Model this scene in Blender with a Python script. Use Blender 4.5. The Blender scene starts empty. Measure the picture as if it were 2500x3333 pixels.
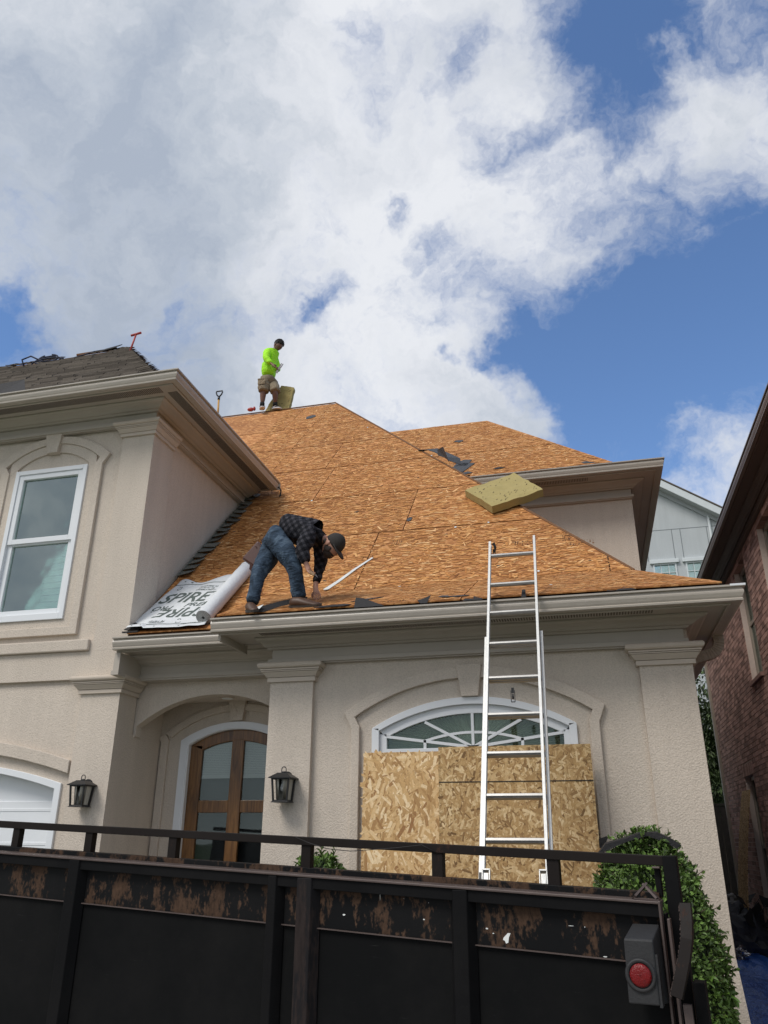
import bpy, bmesh, math, random
from math import sin, cos, pi, radians, sqrt
from mathutils import Vector as V, Matrix, noise
random.seed(7)
scene = bpy.context.scene
COL = scene.collection

# ------------------------------------------------------------------ camera (x along the facade, y into depth, eye at z=0, ground at z=-1.75)
YAW, PITCH, ROLL = radians(14.32), radians(22.64), radians(.283)
FW = V((-sin(YAW)*cos(PITCH), cos(YAW)*cos(PITCH), sin(PITCH)))
RT = V((cos(YAW), sin(YAW), 0)); UP = RT.cross(FW)
R2 = RT*cos(ROLL)+UP*sin(ROLL); U2 = -RT*sin(ROLL)+UP*cos(ROLL)
cd = bpy.data.cameras.new('camera'); cam = bpy.data.objects.new('camera', cd); COL.objects.link(cam)
cam.matrix_world = Matrix(((R2.x, U2.x, -FW.x, 0), (R2.y, U2.y, -FW.y, 0), (R2.z, U2.z, -FW.z, 0), (0, 0, 0, 1)))
cd.sensor_fit = 'VERTICAL'; cd.sensor_height = 36; cd.sensor_width = 27; cd.lens = 36*2564.6/3333
cd.clip_start = .05; cd.clip_end = 2000
scene.camera = cam
scene.view_settings.view_transform = 'Standard'; scene.view_settings.look = 'None'
scene.view_settings.exposure = .6; scene.view_settings.gamma = 1; scene.view_settings.use_curve_mapping = False

# ------------------------------------------------------------------ sun and sky
SUN_EL, SUN_AZ = radians(50), radians(215)       # azimuth clockwise from +Y: over the viewer's left shoulder, behind thin cloud
sd = bpy.data.lights.new('sun', 'SUN'); sd.energy = 1.5; sd.angle = radians(24); sd.color = (1, .955, .89)
sun = bpy.data.objects.new('sun', sd); COL.objects.link(sun)
sdir = V((sin(SUN_AZ)*cos(SUN_EL), cos(SUN_AZ)*cos(SUN_EL), sin(SUN_EL)))
sun.rotation_euler = sdir.to_track_quat('Z', 'Y').to_euler(); sun.location = (-6, -8, 14)

class NT:
    "tiny node-tree helper"
    def __init__(s, nt): s.nt = nt; nt.nodes.clear()
    def n(s, t, ins=None, **kw):
        nd = s.nt.nodes.new(t)
        for k, v in kw.items(): setattr(nd, k, v)
        for k, v in (ins or {}).items():
            if isinstance(v, tuple) and len(v) == 2 and hasattr(v[0], 'outputs'): s.nt.links.new(v[0].outputs[v[1]], nd.inputs[k])
            elif hasattr(v, 'outputs'): s.nt.links.new(v.outputs[0], nd.inputs[k])
            else: nd.inputs[k].default_value = v
        return nd
    def m(s, op, a, b=None, c=None, clamp=False):
        ins = {0: a}
        if b is not None: ins[1] = b
        if c is not None: ins[2] = c
        return s.n('ShaderNodeMath', ins, operation=op, use_clamp=clamp)
    def mix(s, f, a, b, bt='MIX'):
        nd = s.n('ShaderNodeMix', None, data_type='RGBA', blend_type=bt)
        for i, v in ((0, f), (6, a), (7, b)):
            if hasattr(v, 'outputs'):
                o = v.outputs[2] if v.bl_idname == 'ShaderNodeMix' else v.outputs[0]
                s.nt.links.new(o, nd.inputs[i])
            elif isinstance(v, tuple) and len(v) == 2: s.nt.links.new(v[0].outputs[v[1]], nd.inputs[i])
            elif isinstance(v, (tuple, list)): nd.inputs[i].default_value = (*v[:3], 1)
            else: nd.inputs[i].default_value = v
        return nd
    def ramp(s, f, pts):
        nd = s.n('ShaderNodeValToRGB', {0: f}); e = nd.color_ramp.elements
        while len(e) < len(pts): e.new(.5)
        for q, (p, c) in zip(e, pts):
            q.position = p; q.color = (*c, 1) if isinstance(c, (tuple, list)) else (c, c, c, 1)
        return nd
    def link(s, a, b): s.nt.links.new(a, b)

def skydir(px, py):      # direction of a point of the sky
    d = R2*((px-829.5)/1702)+U2*(-(py-1106)/1702)+FW
    return d.normalized()

def build_world():
    w = bpy.data.worlds.new('World'); scene.world = w; w.use_nodes = True
    t = NT(w.node_tree)
    sky = t.n('ShaderNodeTexSky', None, sky_type='NISHITA', sun_disc=False, sun_elevation=SUN_EL, sun_rotation=SUN_AZ, air_density=1.0, dust_density=.1, ozone_density=2.5)
    tc = t.n('ShaderNodeTexCoord')
    nz = t.n('ShaderNodeVectorMath', {0: (tc, 0)}, operation='NORMALIZE')
    wv = t.n('ShaderNodeTexNoise', {'Vector': nz, 'Scale': 4.2, 'Detail': 6, 'Roughness': .62})
    wo = t.n('ShaderNodeVectorMath', {0: (wv, 1), 1: (.5, .5, .5)}, operation='SUBTRACT')
    ws = t.n('ShaderNodeVectorMath', {0: wo, 'Scale': .24}, operation='SCALE')
    dv = t.n('ShaderNodeVectorMath', {0: nz, 1: ws}, operation='ADD')
    # cloud banks and gaps of this sky: (x, y, radius, weight)
    banks = [(150, 250, .42, .55), (450, 500, .40, .6), (250, 850, .36, .55), (750, 350, .32, .50), (700, 700, .24, .5), (560, 980, .26, .5), (950, 520, .22, .35), (940, 120, .22, .36),
             (960, 740, .16, .5), (1070, 640, .13, .42), (1050, 830, .075, .55), (860, 900, .22, .55), (980, 900, .12, .4), (1180, 420, .22, .42), (1400, 385, .16, .46), (1570, 430, .14, .42), (1270, 500, .10, .35), (1590, 230, .13, .30), (1440, 210, .10, .16),
             (1250, 80, .12, -.62), (1275, 190, .08, -.5), (1480, 70, .12, .10), (1620, 40, .1, .12), (1640, 90, .12, -.15), (1600, 680, .19, -.6), (1330, 720, .18, -.6), (1180, 730, .09, -.6), (1130, 800, .05, -.5), (1035, 795, .028, -.7), (1250, 880, .10, -.35),
             (1600, 960, .12, .36), (1470, 930, .05, .22), (20, 730, .075, -.75), (0, 690, .05, -.3), (930, 150, .07, -.42), (1000, 250, .06, -.28), (975, 505, .045, -.38), (735, 650, .035, -.22), (700, 690, .025, -.5), (860, 410, .03, -.35), (760, 60, .07, -.35), (1080, 290, .05, -.3)]
    acc = hol = None
    far = [((-.2, -1, .25), 1.5, .45), ((-1, -.2, .2), .9, .4), ((1, -.5, .25), .8, .3), ((0, -.3, 1), .8, .35)]     # the overcast goes on behind the viewer
    for c, r, wt in far:
        ds = t.n('ShaderNodeVectorMath', {0: dv, 1: tuple(V(c).normalized())}, operation='DISTANCE')
        mr = t.n('ShaderNodeMapRange', {0: (ds, 1), 1: r, 2: 0., 3: 0., 4: wt*1.6}, interpolation_type='SMOOTHSTEP')
        acc = mr if acc is None else t.m('ADD', acc, mr)
    for x, y, r, wt in banks:
        c = skydir(x, y)
        ds = t.n('ShaderNodeVectorMath', {0: dv, 1: tuple(c)}, operation='DISTANCE')
        mr = t.n('ShaderNodeMapRange', {0: (ds, 1), 1: r*1.25, 2: 0., 3: 0., 4: wt}, interpolation_type='SMOOTHSTEP')
        if wt > 0: acc = mr if acc is None else t.m('ADD', acc, mr)
        else: hol = mr if hol is None else t.m('ADD', hol, mr)
    mp = t.n('ShaderNodeMapping', {'Vector': dv, 'Scale': (1, 1.1, 1.25), 'Location': (.7, .2, .1)})
    f1 = t.n('ShaderNodeTexNoise', {'Vector': mp, 'Scale': 3.4, 'Detail': 12, 'Roughness': .60, 'Distortion': .25})
    f2 = t.n('ShaderNodeTexNoise', {'Vector': mp, 'Scale': 11, 'Detail': 9, 'Roughness': .62, 'Distortion': .2})
    a1 = t.m('MULTIPLY_ADD', f1, 2.3, -1.15); a2 = t.m('MULTIPLY_ADD', f2, 1.3, -.65)
    den = t.m('ADD', t.m('ADD', t.m('ADD', t.m('MINIMUM', acc, .72), hol), a1), t.m('ADD', a2, .24))
    al = t.n('ShaderNodeMapRange', {0: den, 1: .02, 2: .90, 3: 0., 4: 1.}, interpolation_type='SMOOTHSTEP')
    # thick cloud is greyer, thin sun-lit cloud whiter
    f3 = t.n('ShaderNodeTexNoise', {'Vector': mp, 'Scale': 2.3, 'Detail': 9, 'Roughness': .55, 'Distortion': .4})
    thk = None
    for x, y, r, wt in [(60, 220, .34, .32), (260, 860, .34, .30), (700, 420, .22, -.20), (900, 650, .22, -.12), (330, 560, .2, -.06), (200, 1000, .2, .1)]:
        mr = t.n('ShaderNodeMapRange', {0: (t.n('ShaderNodeVectorMath', {0: dv, 1: tuple(skydir(x, y))}, operation='DISTANCE'), 1), 1: r*1.3, 2: 0., 3: 0., 4: wt}, interpolation_type='SMOOTHSTEP')
        thk = mr if thk is None else t.m('ADD', thk, mr)
    th = t.m('ADD', t.m('ADD', t.m('MULTIPLY', t.m('MINIMUM', den, 1.3), .22), thk), t.m('ADD', t.m('MULTIPLY_ADD', f3, 1.9, -.70), t.m('MULTIPLY_ADD', f2, .55, -.275)))
    cc = t.ramp(th, [(.22, (.88, .90, .94)), (.45, (.76, .79, .845)), (.68, (.585, .635, .71)), (.95, (.44, .50, .60))])
    cl = t.n('ShaderNodeVectorMath', {0: cc, 'Scale': 6.3}, operation='SCALE')
    tint = t.mix(1., sky, (.86, .98, 1.12), 'MULTIPLY')
    sk = t.n('ShaderNodeVectorMath', {0: (tint, 2), 'Scale': 1.0}, operation='SCALE')
    mx = t.mix(t.m('MULTIPLY', al, .97), sk, cl)
    bg = t.n('ShaderNodeBackground', {'Color': (mx, 2), 'Strength': .1})
    t.n('ShaderNodeOutputWorld', {0: bg})
build_world()

# ------------------------------------------------------------------ materials
MATS = {}
def pbsdf(t, **ins): return t.n('ShaderNodeBsdfPrincipled', ins)
def finish(t, b, bump=None):
    if bump: t.link(bump.outputs[0], b.inputs['Normal'])
    t.n('ShaderNodeOutputMaterial', {0: b})
def simple(name, col, rough=.6, metal=0., ns=6., na=.25, bs=0., bst=0., spec=.5, island=0., dirt=None):
    m = bpy.data.materials.new(name); m.use_nodes = True; t = NT(m.node_tree)
    tc = t.n('ShaderNodeTexCoord')
    nz = t.n('ShaderNodeTexNoise', {'Vector': (tc, 3), 'Scale': ns, 'Detail': 6, 'Roughness': .65})
    v = t.m('MULTIPLY_ADD', nz, na*2, 1-na)
    if island:
        g = t.n('ShaderNodeNewGeometry'); oi = t.n('ShaderNodeObjectInfo')
        r = t.m('FRACT', t.m('ADD', (g, 'Random Per Island'), (oi, 'Random')))
        v = t.m('MULTIPLY', v, t.m('MULTIPLY_ADD', r, island*2, 1-island))
    c = t.mix(1., tuple(col), v, 'MULTIPLY')
    if dirt:      # (colour, scale, threshold, amount)
        n2 = t.n('ShaderNodeTexNoise', {'Vector': (tc, 3), 'Scale': dirt[1], 'Detail': 8, 'Roughness': .7})
        k = t.n('ShaderNodeMapRange', {0: n2, 1: dirt[2], 2: dirt[2]+.08, 3: 0., 4: dirt[3]})
        c = t.mix(k, c, dirt[0])
    b = pbsdf(t, **{'Base Color': (c, 2), 'Roughness': rough, 'Metallic': metal, 'Specular IOR Level': spec})
    bp = None
    if bst:
        n3 = t.n('ShaderNodeTexNoise', {'Vector': (tc, 3), 'Scale': bs, 'Detail': 4, 'Roughness': .6})
        bp = t.n('ShaderNodeBump', {'Height': n3, 'Strength': bst, 'Distance': 1./bs})
    finish(t, b, bp); MATS[name] = m
    return m
def stucco(name, col):
    m = bpy.data.materials.new(name); m.use_nodes = True; t = NT(m.node_tree)
    tc = t.n('ShaderNodeTexCoord')
    big = t.n('ShaderNodeTexNoise', {'Vector': (tc, 3), 'Scale': .9, 'Detail': 5, 'Roughness': .6})
    mp = t.n('ShaderNodeMapping', {'Vector': (tc, 3), 'Scale': (6, 6, .5)})
    stk = t.n('ShaderNodeTexNoise', {'Vector': mp, 'Scale': 1., 'Detail': 5, 'Roughness': .65})
    vo = t.n('ShaderNodeTexVoronoi', {'Vector': (tc, 3), 'Scale': 78.}, feature='SMOOTH_F1')
    fn = t.n('ShaderNodeTexNoise', {'Vector': (tc, 3), 'Scale': 85., 'Detail': 4, 'Roughness': .7})
    h = t.m('ADD', t.m('MULTIPLY', (vo, 0), .8), fn)
    v = t.m('MULTIPLY', t.m('MULTIPLY_ADD', big, .16, .92), t.m('MULTIPLY_ADD', stk, .24, .88))
    v = t.m('MULTIPLY', v, t.n('ShaderNodeMapRange', {0: fn, 1: .36, 2: .56, 3: .87, 4: 1.03}))
    c = t.mix(1., tuple(col), v, 'MULTIPLY')
    b = pbsdf(t, **{'Base Color': (c, 2), 'Roughness': .92, 'Specular IOR Level': .2})
    bp = t.n('ShaderNodeBump', {'Height': h, 'Strength': .6, 'Distance': .007})
    finish(t, b, bp); MATS[name] = m
    return m
def osb(name, dark, mid, light, su=7., sv=34., vary=.6, stain=.35, stainc=(.16, .085, .04)):
    "oriented strand board: layered flat flakes in board UVs (metres)"
    m = bpy.data.materials.new(name); m.use_nodes = True; t = NT(m.node_tree)
    uv = t.n('ShaderNodeUVMap')
    oi = t.n('ShaderNodeObjectInfo')
    off = t.n('ShaderNodeVectorMath', {0: uv, 1: (0, 0, 0)}, operation='ADD')
    cmb = t.n('ShaderNodeCombineXYZ', {0: t.m('MULTIPLY', (oi, 'Random'), 17.3), 1: t.m('MULTIPLY', (oi, 'Random'), 9.1), 2: 0.})
    t.link(cmb.outputs[0], off.inputs[1])
    ang = t.n('ShaderNodeTexNoise', {'Vector': off, 'Scale': 9., 'Detail': 2, 'Roughness': .6})
    layers = []
    for k, (rot, s1, s2) in enumerate(((0., su, sv), (.30*(1+vary*vary), su*1.25, sv*.9), (-.35*(1+vary*vary), su*.9, sv*1.15), (.9*vary, su*1.5, sv*.8))):
        wob = t.n('ShaderNodeVectorRotate', {'Vector': off, 'Angle': rot}, rotation_type='Z_AXIS')
        nn = t.n('ShaderNodeVectorMath', {0: t.n('ShaderNodeVectorMath', {0: (ang, 1), 1: (.5, .5, .5)}, operation='SUBTRACT'), 'Scale': .014}, operation='SCALE')
        w2 = t.n('ShaderNodeVectorMath', {0: wob, 1: nn}, operation='ADD')
        mp = t.n('ShaderNodeMapping', {'Vector': w2, 'Scale': (s1, s2, 1), 'Location': (k*3.7, k*5.1, 0)})
        layers.append(t.n('ShaderNodeTexVoronoi', {'Vector': mp, 'Scale': 1., 'Randomness': 1.}, feature='F1', voronoi_dimensions='2D'))
    def val(l, ch=0):
        sp = t.n('ShaderNodeSeparateColor', {0: (l, 1)}); return (sp, ch)
    v = t.m('MULTIPLY', val(layers[0]), 1.)
    for l, thr in ((layers[1], .40), (layers[2], .50), (layers[3], .62)):
        top = t.m('GREATER_THAN', val(l, 1), thr)
        v = t.m('ADD', t.m('MULTIPLY', v, t.m('SUBTRACT', 1., top)), t.m('MULTIPLY', val(l), top))
    v = t.m('MULTIPLY_ADD', v, .60, .20)
    grain = t.n('ShaderNodeTexNoise', {'Vector': t.n('ShaderNodeMapping', {'Vector': off, 'Scale': (12, 160, 1)}), 'Scale': 1., 'Detail': 4, 'Roughness': .7})
    v = t.m('ADD', v, t.m('MULTIPLY_ADD', grain, .28, -.14))
    big = t.n('ShaderNodeTexNoise', {'Vector': off, 'Scale': 1.3, 'Detail': 5, 'Roughness': .6})
    v = t.m('ADD', v, t.m('MULTIPLY_ADD', big, .30, -.15))
    r = t.ramp(v, [(.20, dark), (.40, tuple(.35*a+.65*b for a, b in zip(dark, mid))), (.54, mid), (.68, tuple(.55*a+.45*b for a, b in zip(mid, light))), (.84, light)])
    s2 = t.n('ShaderNodeTexNoise', {'Vector': off, 'Scale': 4.2, 'Detail': 9, 'Roughness': .75})
    k = t.n('ShaderNodeMapRange', {0: s2, 1: .60, 2: .74, 3: 0., 4: stain})
    bri = t.m('MULTIPLY_ADD', (oi, 'Random'), .16, .92)
    c = t.mix(1., t.mix(k, r, stainc), bri, 'MULTIPLY')
    b = pbsdf(t, **{'Base Color': (c, 2), 'Roughness': .75, 'Specular IOR Level': .3})
    bp = t.n('ShaderNodeBump', {'Height': v, 'Strength': .35, 'Distance': .004})
    finish(t, b, bp); MATS[name] = m
    return m
def rusty(name, base, rust, thr, amt, rough=.42, sc=5., stretch=(1, 1, .45)):
    m = bpy.data.materials.new(name); m.use_nodes = True; t = NT(m.node_tree)
    tc = t.n('ShaderNodeTexCoord')
    mp = t.n('ShaderNodeMapping', {'Vector': (tc, 3), 'Scale': stretch})
    n1 = t.n('ShaderNodeTexNoise', {'Vector': mp, 'Scale': sc, 'Detail': 10, 'Roughness': .72})
    n2 = t.n('ShaderNodeTexNoise', {'Vector': mp, 'Scale': sc*6, 'Detail': 6, 'Roughness': .7})
    s = t.m('ADD', n1, t.m('MULTIPLY_ADD', n2, .35, -.175))
    k = t.n('ShaderNodeMapRange', {0: s, 1: thr, 2: thr+.05, 3: 0., 4: amt})
    var = t.ramp(n2, [(.3, tuple(.5*c for c in rust)), (.7, tuple(1.35*c for c in rust))])
    n3 = t.n('ShaderNodeTexNoise', {'Vector': t.n('ShaderNodeMapping', {'Vector': (tc, 3), 'Scale': (3, 3, 60)}), 'Scale': 1.5, 'Detail': 6, 'Roughness': .8})
    scr = t.n('ShaderNodeMapRange', {0: n3, 1: .66, 2: .72, 3: 0., 4: .22})
    n4 = t.n('ShaderNodeTexNoise', {'Vector': (tc, 3), 'Scale': 1.7, 'Detail': 8, 'Roughness': .7})
    dust = t.n('ShaderNodeMapRange', {0: n4, 1: .42, 2: .75, 3: 0., 4: .16})
    c = t.mix(k, t.mix(scr, t.mix(dust, base, (.035, .032, .030)), (.12, .12, .115)), var)
    rr = t.m('MULTIPLY_ADD', (k, 0), .4, rough)
    b = pbsdf(t, **{'Base Color': (c, 2), 'Roughness': rr, 'Specular IOR Level': .10})
    bp = t.n('ShaderNodeBump', {'Height': s, 'Strength': .3, 'Distance': .004})
    finish(t, b, bp); MATS[name] = m
    return m
def glass(name, tint=(.8, .86, .84), refl=1.0, rough=.02, base=.03):
    m = bpy.data.materials.new(name); m.use_nodes = True; t = NT(m.node_tree)
    tr = t.n('ShaderNodeBsdfTransparent', {'Color': (*tint, 1)}); gl = t.n('ShaderNodeBsdfGlossy', {'Color': (.88, 1, .96, 1), 'Roughness': rough})
    tc = t.n('ShaderNodeTexCoord'); wn = t.n('ShaderNodeTexNoise', {'Vector': (tc, 3), 'Scale': 2.2, 'Detail': 2})
    bp = t.n('ShaderNodeBump', {'Height': wn, 'Strength': .025, 'Distance': .03}); t.link(bp.outputs[0], gl.inputs['Normal'])
    fr = t.n('ShaderNodeFresnel', {'IOR': 1.5}); f = t.m('MULTIPLY_ADD', fr, refl*1.6, base, clamp=True)
    mx = t.n('ShaderNodeMixShader', {0: f, 1: tr, 2: gl}); t.n('ShaderNodeOutputMaterial', {0: mx}); MATS[name] = m
    return m
M_ST = stucco('stucco', (.60, .525, .445))
M_ST2 = stucco('stucco_grey', (.50, .53, .54))
M_CAP = simple('cast_trim', (.56, .485, .405), .8, ns=3, na=.08, bs=160, bst=.25, spec=.25)
M_TRIM = simple('taupe_trim', (.43, .385, .33), .55, ns=2.5, na=.08, bs=20, bst=.03, spec=.4)
M_GUT = simple('gutter_paint', (.43, .385, .33), .34, metal=.0, ns=1.6, na=.12, bs=9, bst=.05, spec=.6, dirt=((.16, .13, .10), 7, .68, .35))
M_BGUT = simple('brown_gutter', (.105, .075, .06), .35, ns=2, na=.12, spec=.5)
M_BTRIM = simple('brown_trim', (.085, .06, .047), .6, ns=2, na=.12)
M_VENT = simple('vent_hole_shade', (.13, .11, .09), .9)  # shade inside the vent slots, put into the colour of solid bars
M_WH = simple('white_vinyl', (.74, .76, .78), .4, ns=3, na=.05, dirt=((.4, .4, .38), 9, .70, .3))
M_OSB = osb('roof_osb', (.27, .105, .030), (.44, .185, .056), (.70, .37, .15), su=8.5, sv=48., stain=.22)
M_OSBE = simple('osb_edge', (.16, .075, .03), .9, ns=60, na=.5)
M_OSBL = osb('fresh_osb', (.34, .185, .075), (.60, .385, .175), (.80, .60, .36), su=9., sv=62., vary=1.5, stain=.2)
M_OSBR = osb('weathered_osb', (.22, .13, .055), (.48, .315, .14), (.68, .50, .27), su=14., sv=78., vary=1.6, stain=.5, stainc=(.12, .07, .03))
M_SH = simple('asphalt_shingle', (.115, .098, .082), .95, ns=40, na=.35, bs=180, bst=.5, island=.35, spec=.15)
M_FLASH = simple('step_flashing', (.13, .135, .115), .55, ns=14, na=.45, bs=25, bst=.3, island=.4, dirt=((.28, .30, .28), 12, .60, .45))
M_FELT = simple('black_felt', (.014, .013, .014), .75, ns=20, na=.4, bs=50, bst=.3)
M_FELT2 = simple('slate_felt', (.055, .060, .068), .8, ns=20, na=.3, bs=50, bst=.3)
M_BLK = simple('black_iron', (.012, .012, .013), .45, ns=10, na=.3, bs=60, bst=.08)
M_FROST = simple('frosted_panel', (.42, .41, .36), .35, ns=3, na=.1)
M_BULB = simple('bulb', (.72, .75, .74), .35)
M_ALU = simple('aluminium', (.52, .52, .505), .45, metal=.55, ns=25, na=.12, bs=60, bst=.08, dirt=((.12, .12, .12), 38, .66, .7))
M_ALUR = simple('rung_aluminium', (.38, .37, .355), .38, metal=.75, ns=25, na=.2, dirt=((.07, .06, .055), 30, .66, .6))
M_WOOD = bpy.data.materials.new('door_wood')
def _w():
    M_WOOD.use_nodes = True; t = NT(M_WOOD.node_tree); tc = t.n('ShaderNodeTexCoord')
    mp = t.n('ShaderNodeMapping', {'Vector': (tc, 3), 'Scale': (26, 26, 2.2)})
    n = t.n('ShaderNodeTexNoise', {'Vector': mp, 'Scale': 1., 'Detail': 7, 'Roughness': .65, 'Distortion': .8})
    r = t.ramp(n, [(.3, (.055, .024, .007)), (.5, (.15, .066, .017)), (.72, (.27, .13, .036))])
    b = pbsdf(t, **{'Base Color': (r, 0), 'Roughness': .33}); finish(t, b)
_w()
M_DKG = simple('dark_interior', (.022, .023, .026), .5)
M_BLIND = simple('blind_fabric', (.80, .82, .80), .8, ns=2, na=.06)
M_SHUT = simple('shutter_paint', (.78, .88, .82), .6, ns=2, na=.06)
M_FAN = simple('sunburst_shade', (.40, .42, .34), .8, island=.14)
M_GL = glass('window_glass', (.72, .80, .78), 1.25)
M_GLG = glass('pale_glass', (.85, .95, .90), 1.0, base=.22)
M_GLD = glass('door_glass', (.78, .80, .80), .22)
M_GLF = glass('fan_glass', (.85, .90, .86), .30)
M_BRICK = simple('red_brick', (.35, .215, .175), .9, ns=14, na=.3, bs=70, bst=.45, island=.42, spec=.2, dirt=((.22, .16, .14), 5, .64, .3))
M_MORT = simple('mortar', (.55, .45, .39), .95, ns=20, na=.2, bs=80, bst=.3)
M_TAN = simple('tan_metal', (.30, .25, .20), .5, ns=4, na=.12)
M_BLACKST = rusty('trailer_black', (.0045, .0045, .005), (.035, .02, .013), .66, .5, .6)
M_PANEL = rusty('trailer_panel', (.004, .0043, .0046), (.02, .013, .01), .74, .5, .75, sc=2.2, stretch=(1, 1, 1))
M_RUST = rusty('trailer_rust_band', (.006, .0062, .0068), (.085, .050, .032), .505, .72, .5, sc=5.5, stretch=(1.2, 1.2, .6))
M_RAIL = rusty('trailer_rail', (.014, .011, .010), (.06, .03, .02), .62, .6, .5)
M_ANGLE = simple('worn_angle_iron', (.085, .062, .055), .5, metal=.2, ns=9, na=.4, dirt=((.11, .045, .025), 11, .6, .6))
M_LBOX = simple('grey_plastic', (.017, .017, .018), .6, ns=5, na=.3, bs=70, bst=.15, dirt=((.10, .09, .08), 8, .62, .35))
M_RED = simple('red_lens', (.15, .002, .003), .25, ns=30, na=.5, bs=130, bst=.5, spec=.4)
M_REDP = simple('red_paint', (.42, .055, .045), .5, ns=20, na=.3)
M_YEL = simple('yellow_handle', (.52, .27, .05), .5)
M_FOAM = simple('olive_foam', (.36, .29, .115), .95, ns=8, na=.14, bs=40, bst=.2, dirt=((.10, .075, .03), 17, .69, .75))
M_SHEET = simple('white_underlayment', (.66, .68, .69), .6, ns=6, na=.05, bs=14, bst=.15)
M_INK = simple('green_grey_ink', (.085, .11, .10), .7)
M_ROLLEND = simple('rolled_edges', (.40, .40, .39), .7, ns=50, na=.4)
M_LEAF = simple('leaf', (.090, .155, .030), .5, ns=4, na=.3, island=.72, spec=.5)
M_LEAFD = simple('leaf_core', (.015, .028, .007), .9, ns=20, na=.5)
M_TREE = simple('tree_leaf', (.055, .085, .026), .6, ns=2, na=.3, island=.6)
M_BARK = simple('bark', (.09, .065, .045), .9, ns=12, na=.4, bs=30, bst=.4)
M_DEAD = simple('dry_leaf', (.30, .19, .10), .8, island=.3)
M_FENCE = simple('old_fence_wood', (.060, .052, .044), .9, ns=9, na=.4, bs=30, bst=.3, island=.3)
M_TARP = simple('blue_tarp', (.045, .15, .55), .35, ns=3, na=.4, bs=12, bst=.5, spec=.6)
M_CONC = simple('concrete', (.34, .32, .29), .9, ns=2, na=.2, bs=60, bst=.2)
M_GRASS = simple('grass', (.055, .085, .025), .95, ns=3, na=.4, bs=60, bst=.6)
M_SKIN1 = simple('skin_light', (.42, .215, .15), .55, ns=6, na=.12)
M_SKIN2 = simple('skin_brown', (.16, .078, .052), .5, ns=6, na=.12)
M_HAIR = simple('black_hair', (.010, .008, .007), .8, ns=60, na=.5, bs=90, bst=.8)
M_BEARD = simple('dark_beard', (.028, .018, .014), .8, ns=60, na=.5, bs=90, bst=.5)
M_HIVIS = simple('hi_vis_green', (.40, .90, .015), .75, ns=5, na=.12, bs=14, bst=.5)
M_KHAKI = simple('khaki', (.25, .20, .135), .9, ns=5, na=.25, bs=16, bst=.8)
M_CAP2 = simple('cap_fabric', (.022, .019, .017), .85, ns=30, na=.2)
M_BOOT = simple('brown_leather', (.075, .036, .019), .5, ns=9, na=.3)
M_BAG = simple('bag_leather', (.065, .019, .011), .38, ns=6, na=.4)
M_SOLE = simple('sole_rubber', (.05, .042, .036), .8)
M_SNK = simple('black_sneaker', (.010, .010, .011), .6)
M_SNW = simple('white_sneaker_trim', (.62, .60, .60), .6)
M_SOCK = simple('black_sock', (.008, .008, .009), .9)
M_STEEL = simple('dull_steel', (.12, .11, .12), .5, metal=.3, ns=20, na=.2)
M_HWOOD = simple('tool_wood', (.22, .13, .06), .6, ns=10, na=.3)
M_WHITEP = simple('white_scrap', (.70, .72, .70), .7)
M_ROPE = simple('dark_blue_rope', (.014, .018, .045), .7)
M_WIRE = simple('black_wire', (.01, .008, .007), .6)
M_PIPE = simple('grey_pipe', (.30, .30, .29), .6)
def jeans():
    m = bpy.data.materials.new('jeans'); m.use_nodes = True; t = NT(m.node_tree); tc = t.n('ShaderNodeTexCoord')
    n = t.n('ShaderNodeTexNoise', {'Vector': (tc, 3), 'Scale': 6., 'Detail': 7, 'Roughness': .65, 'Distortion': 1.2})
    r = t.ramp(n, [(.32, (.014, .020, .028)), (.52, (.042, .065, .098)), (.72, (.12, .165, .215))])
    mp = t.n('ShaderNodeMapping', {'Vector': (tc, 3), 'Scale': (7, 7, 16), 'Rotation': (0, .3, 0)})
    fo = t.n('ShaderNodeTexNoise', {'Vector': mp, 'Scale': 1., 'Detail': 3, 'Distortion': 1.5})
    b = pbsdf(t, **{'Base Color': (r, 0), 'Roughness': .9, 'Specular IOR Level': .15}); finish(t, b, t.n('ShaderNodeBump', {'Height': fo, 'Strength': .8, 'Distance': .04})); return m
def plaid():
    m = bpy.data.materials.new('plaid_flannel'); m.use_nodes = True; t = NT(m.node_tree); tc = t.n('ShaderNodeTexCoord')
    mp = t.n('ShaderNodeMapping', {'Vector': (tc, 3), 'Rotation': (0, radians(-62), 0)})
    w = [t.m('GREATER_THAN', t.m('SINE', t.m('MULTIPLY', (t.n('ShaderNodeSeparateXYZ', {0: mp}), k), 110.)), .1) for k in (0, 2)]
    s = t.m('ADD', w[0], w[1])
    r = t.ramp(t.m('MULTIPLY', s, .5), [(0., (.010, .010, .013)), (.5, (.024, .024, .030)), (1., (.058, .056, .064))])
    fo = t.n('ShaderNodeTexNoise', {'Vector': (tc, 3), 'Scale': 11., 'Detail': 3, 'Distortion': 1.5})
    b = pbsdf(t, **{'Base Color': (r, 0), 'Roughness': .9, 'Specular IOR Level': .15}); finish(t, b, t.n('ShaderNodeBump', {'Height': fo, 'Strength': .9, 'Distance': .04})); return m
M_JEAN = jeans(); M_PLAID = plaid()

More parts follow.
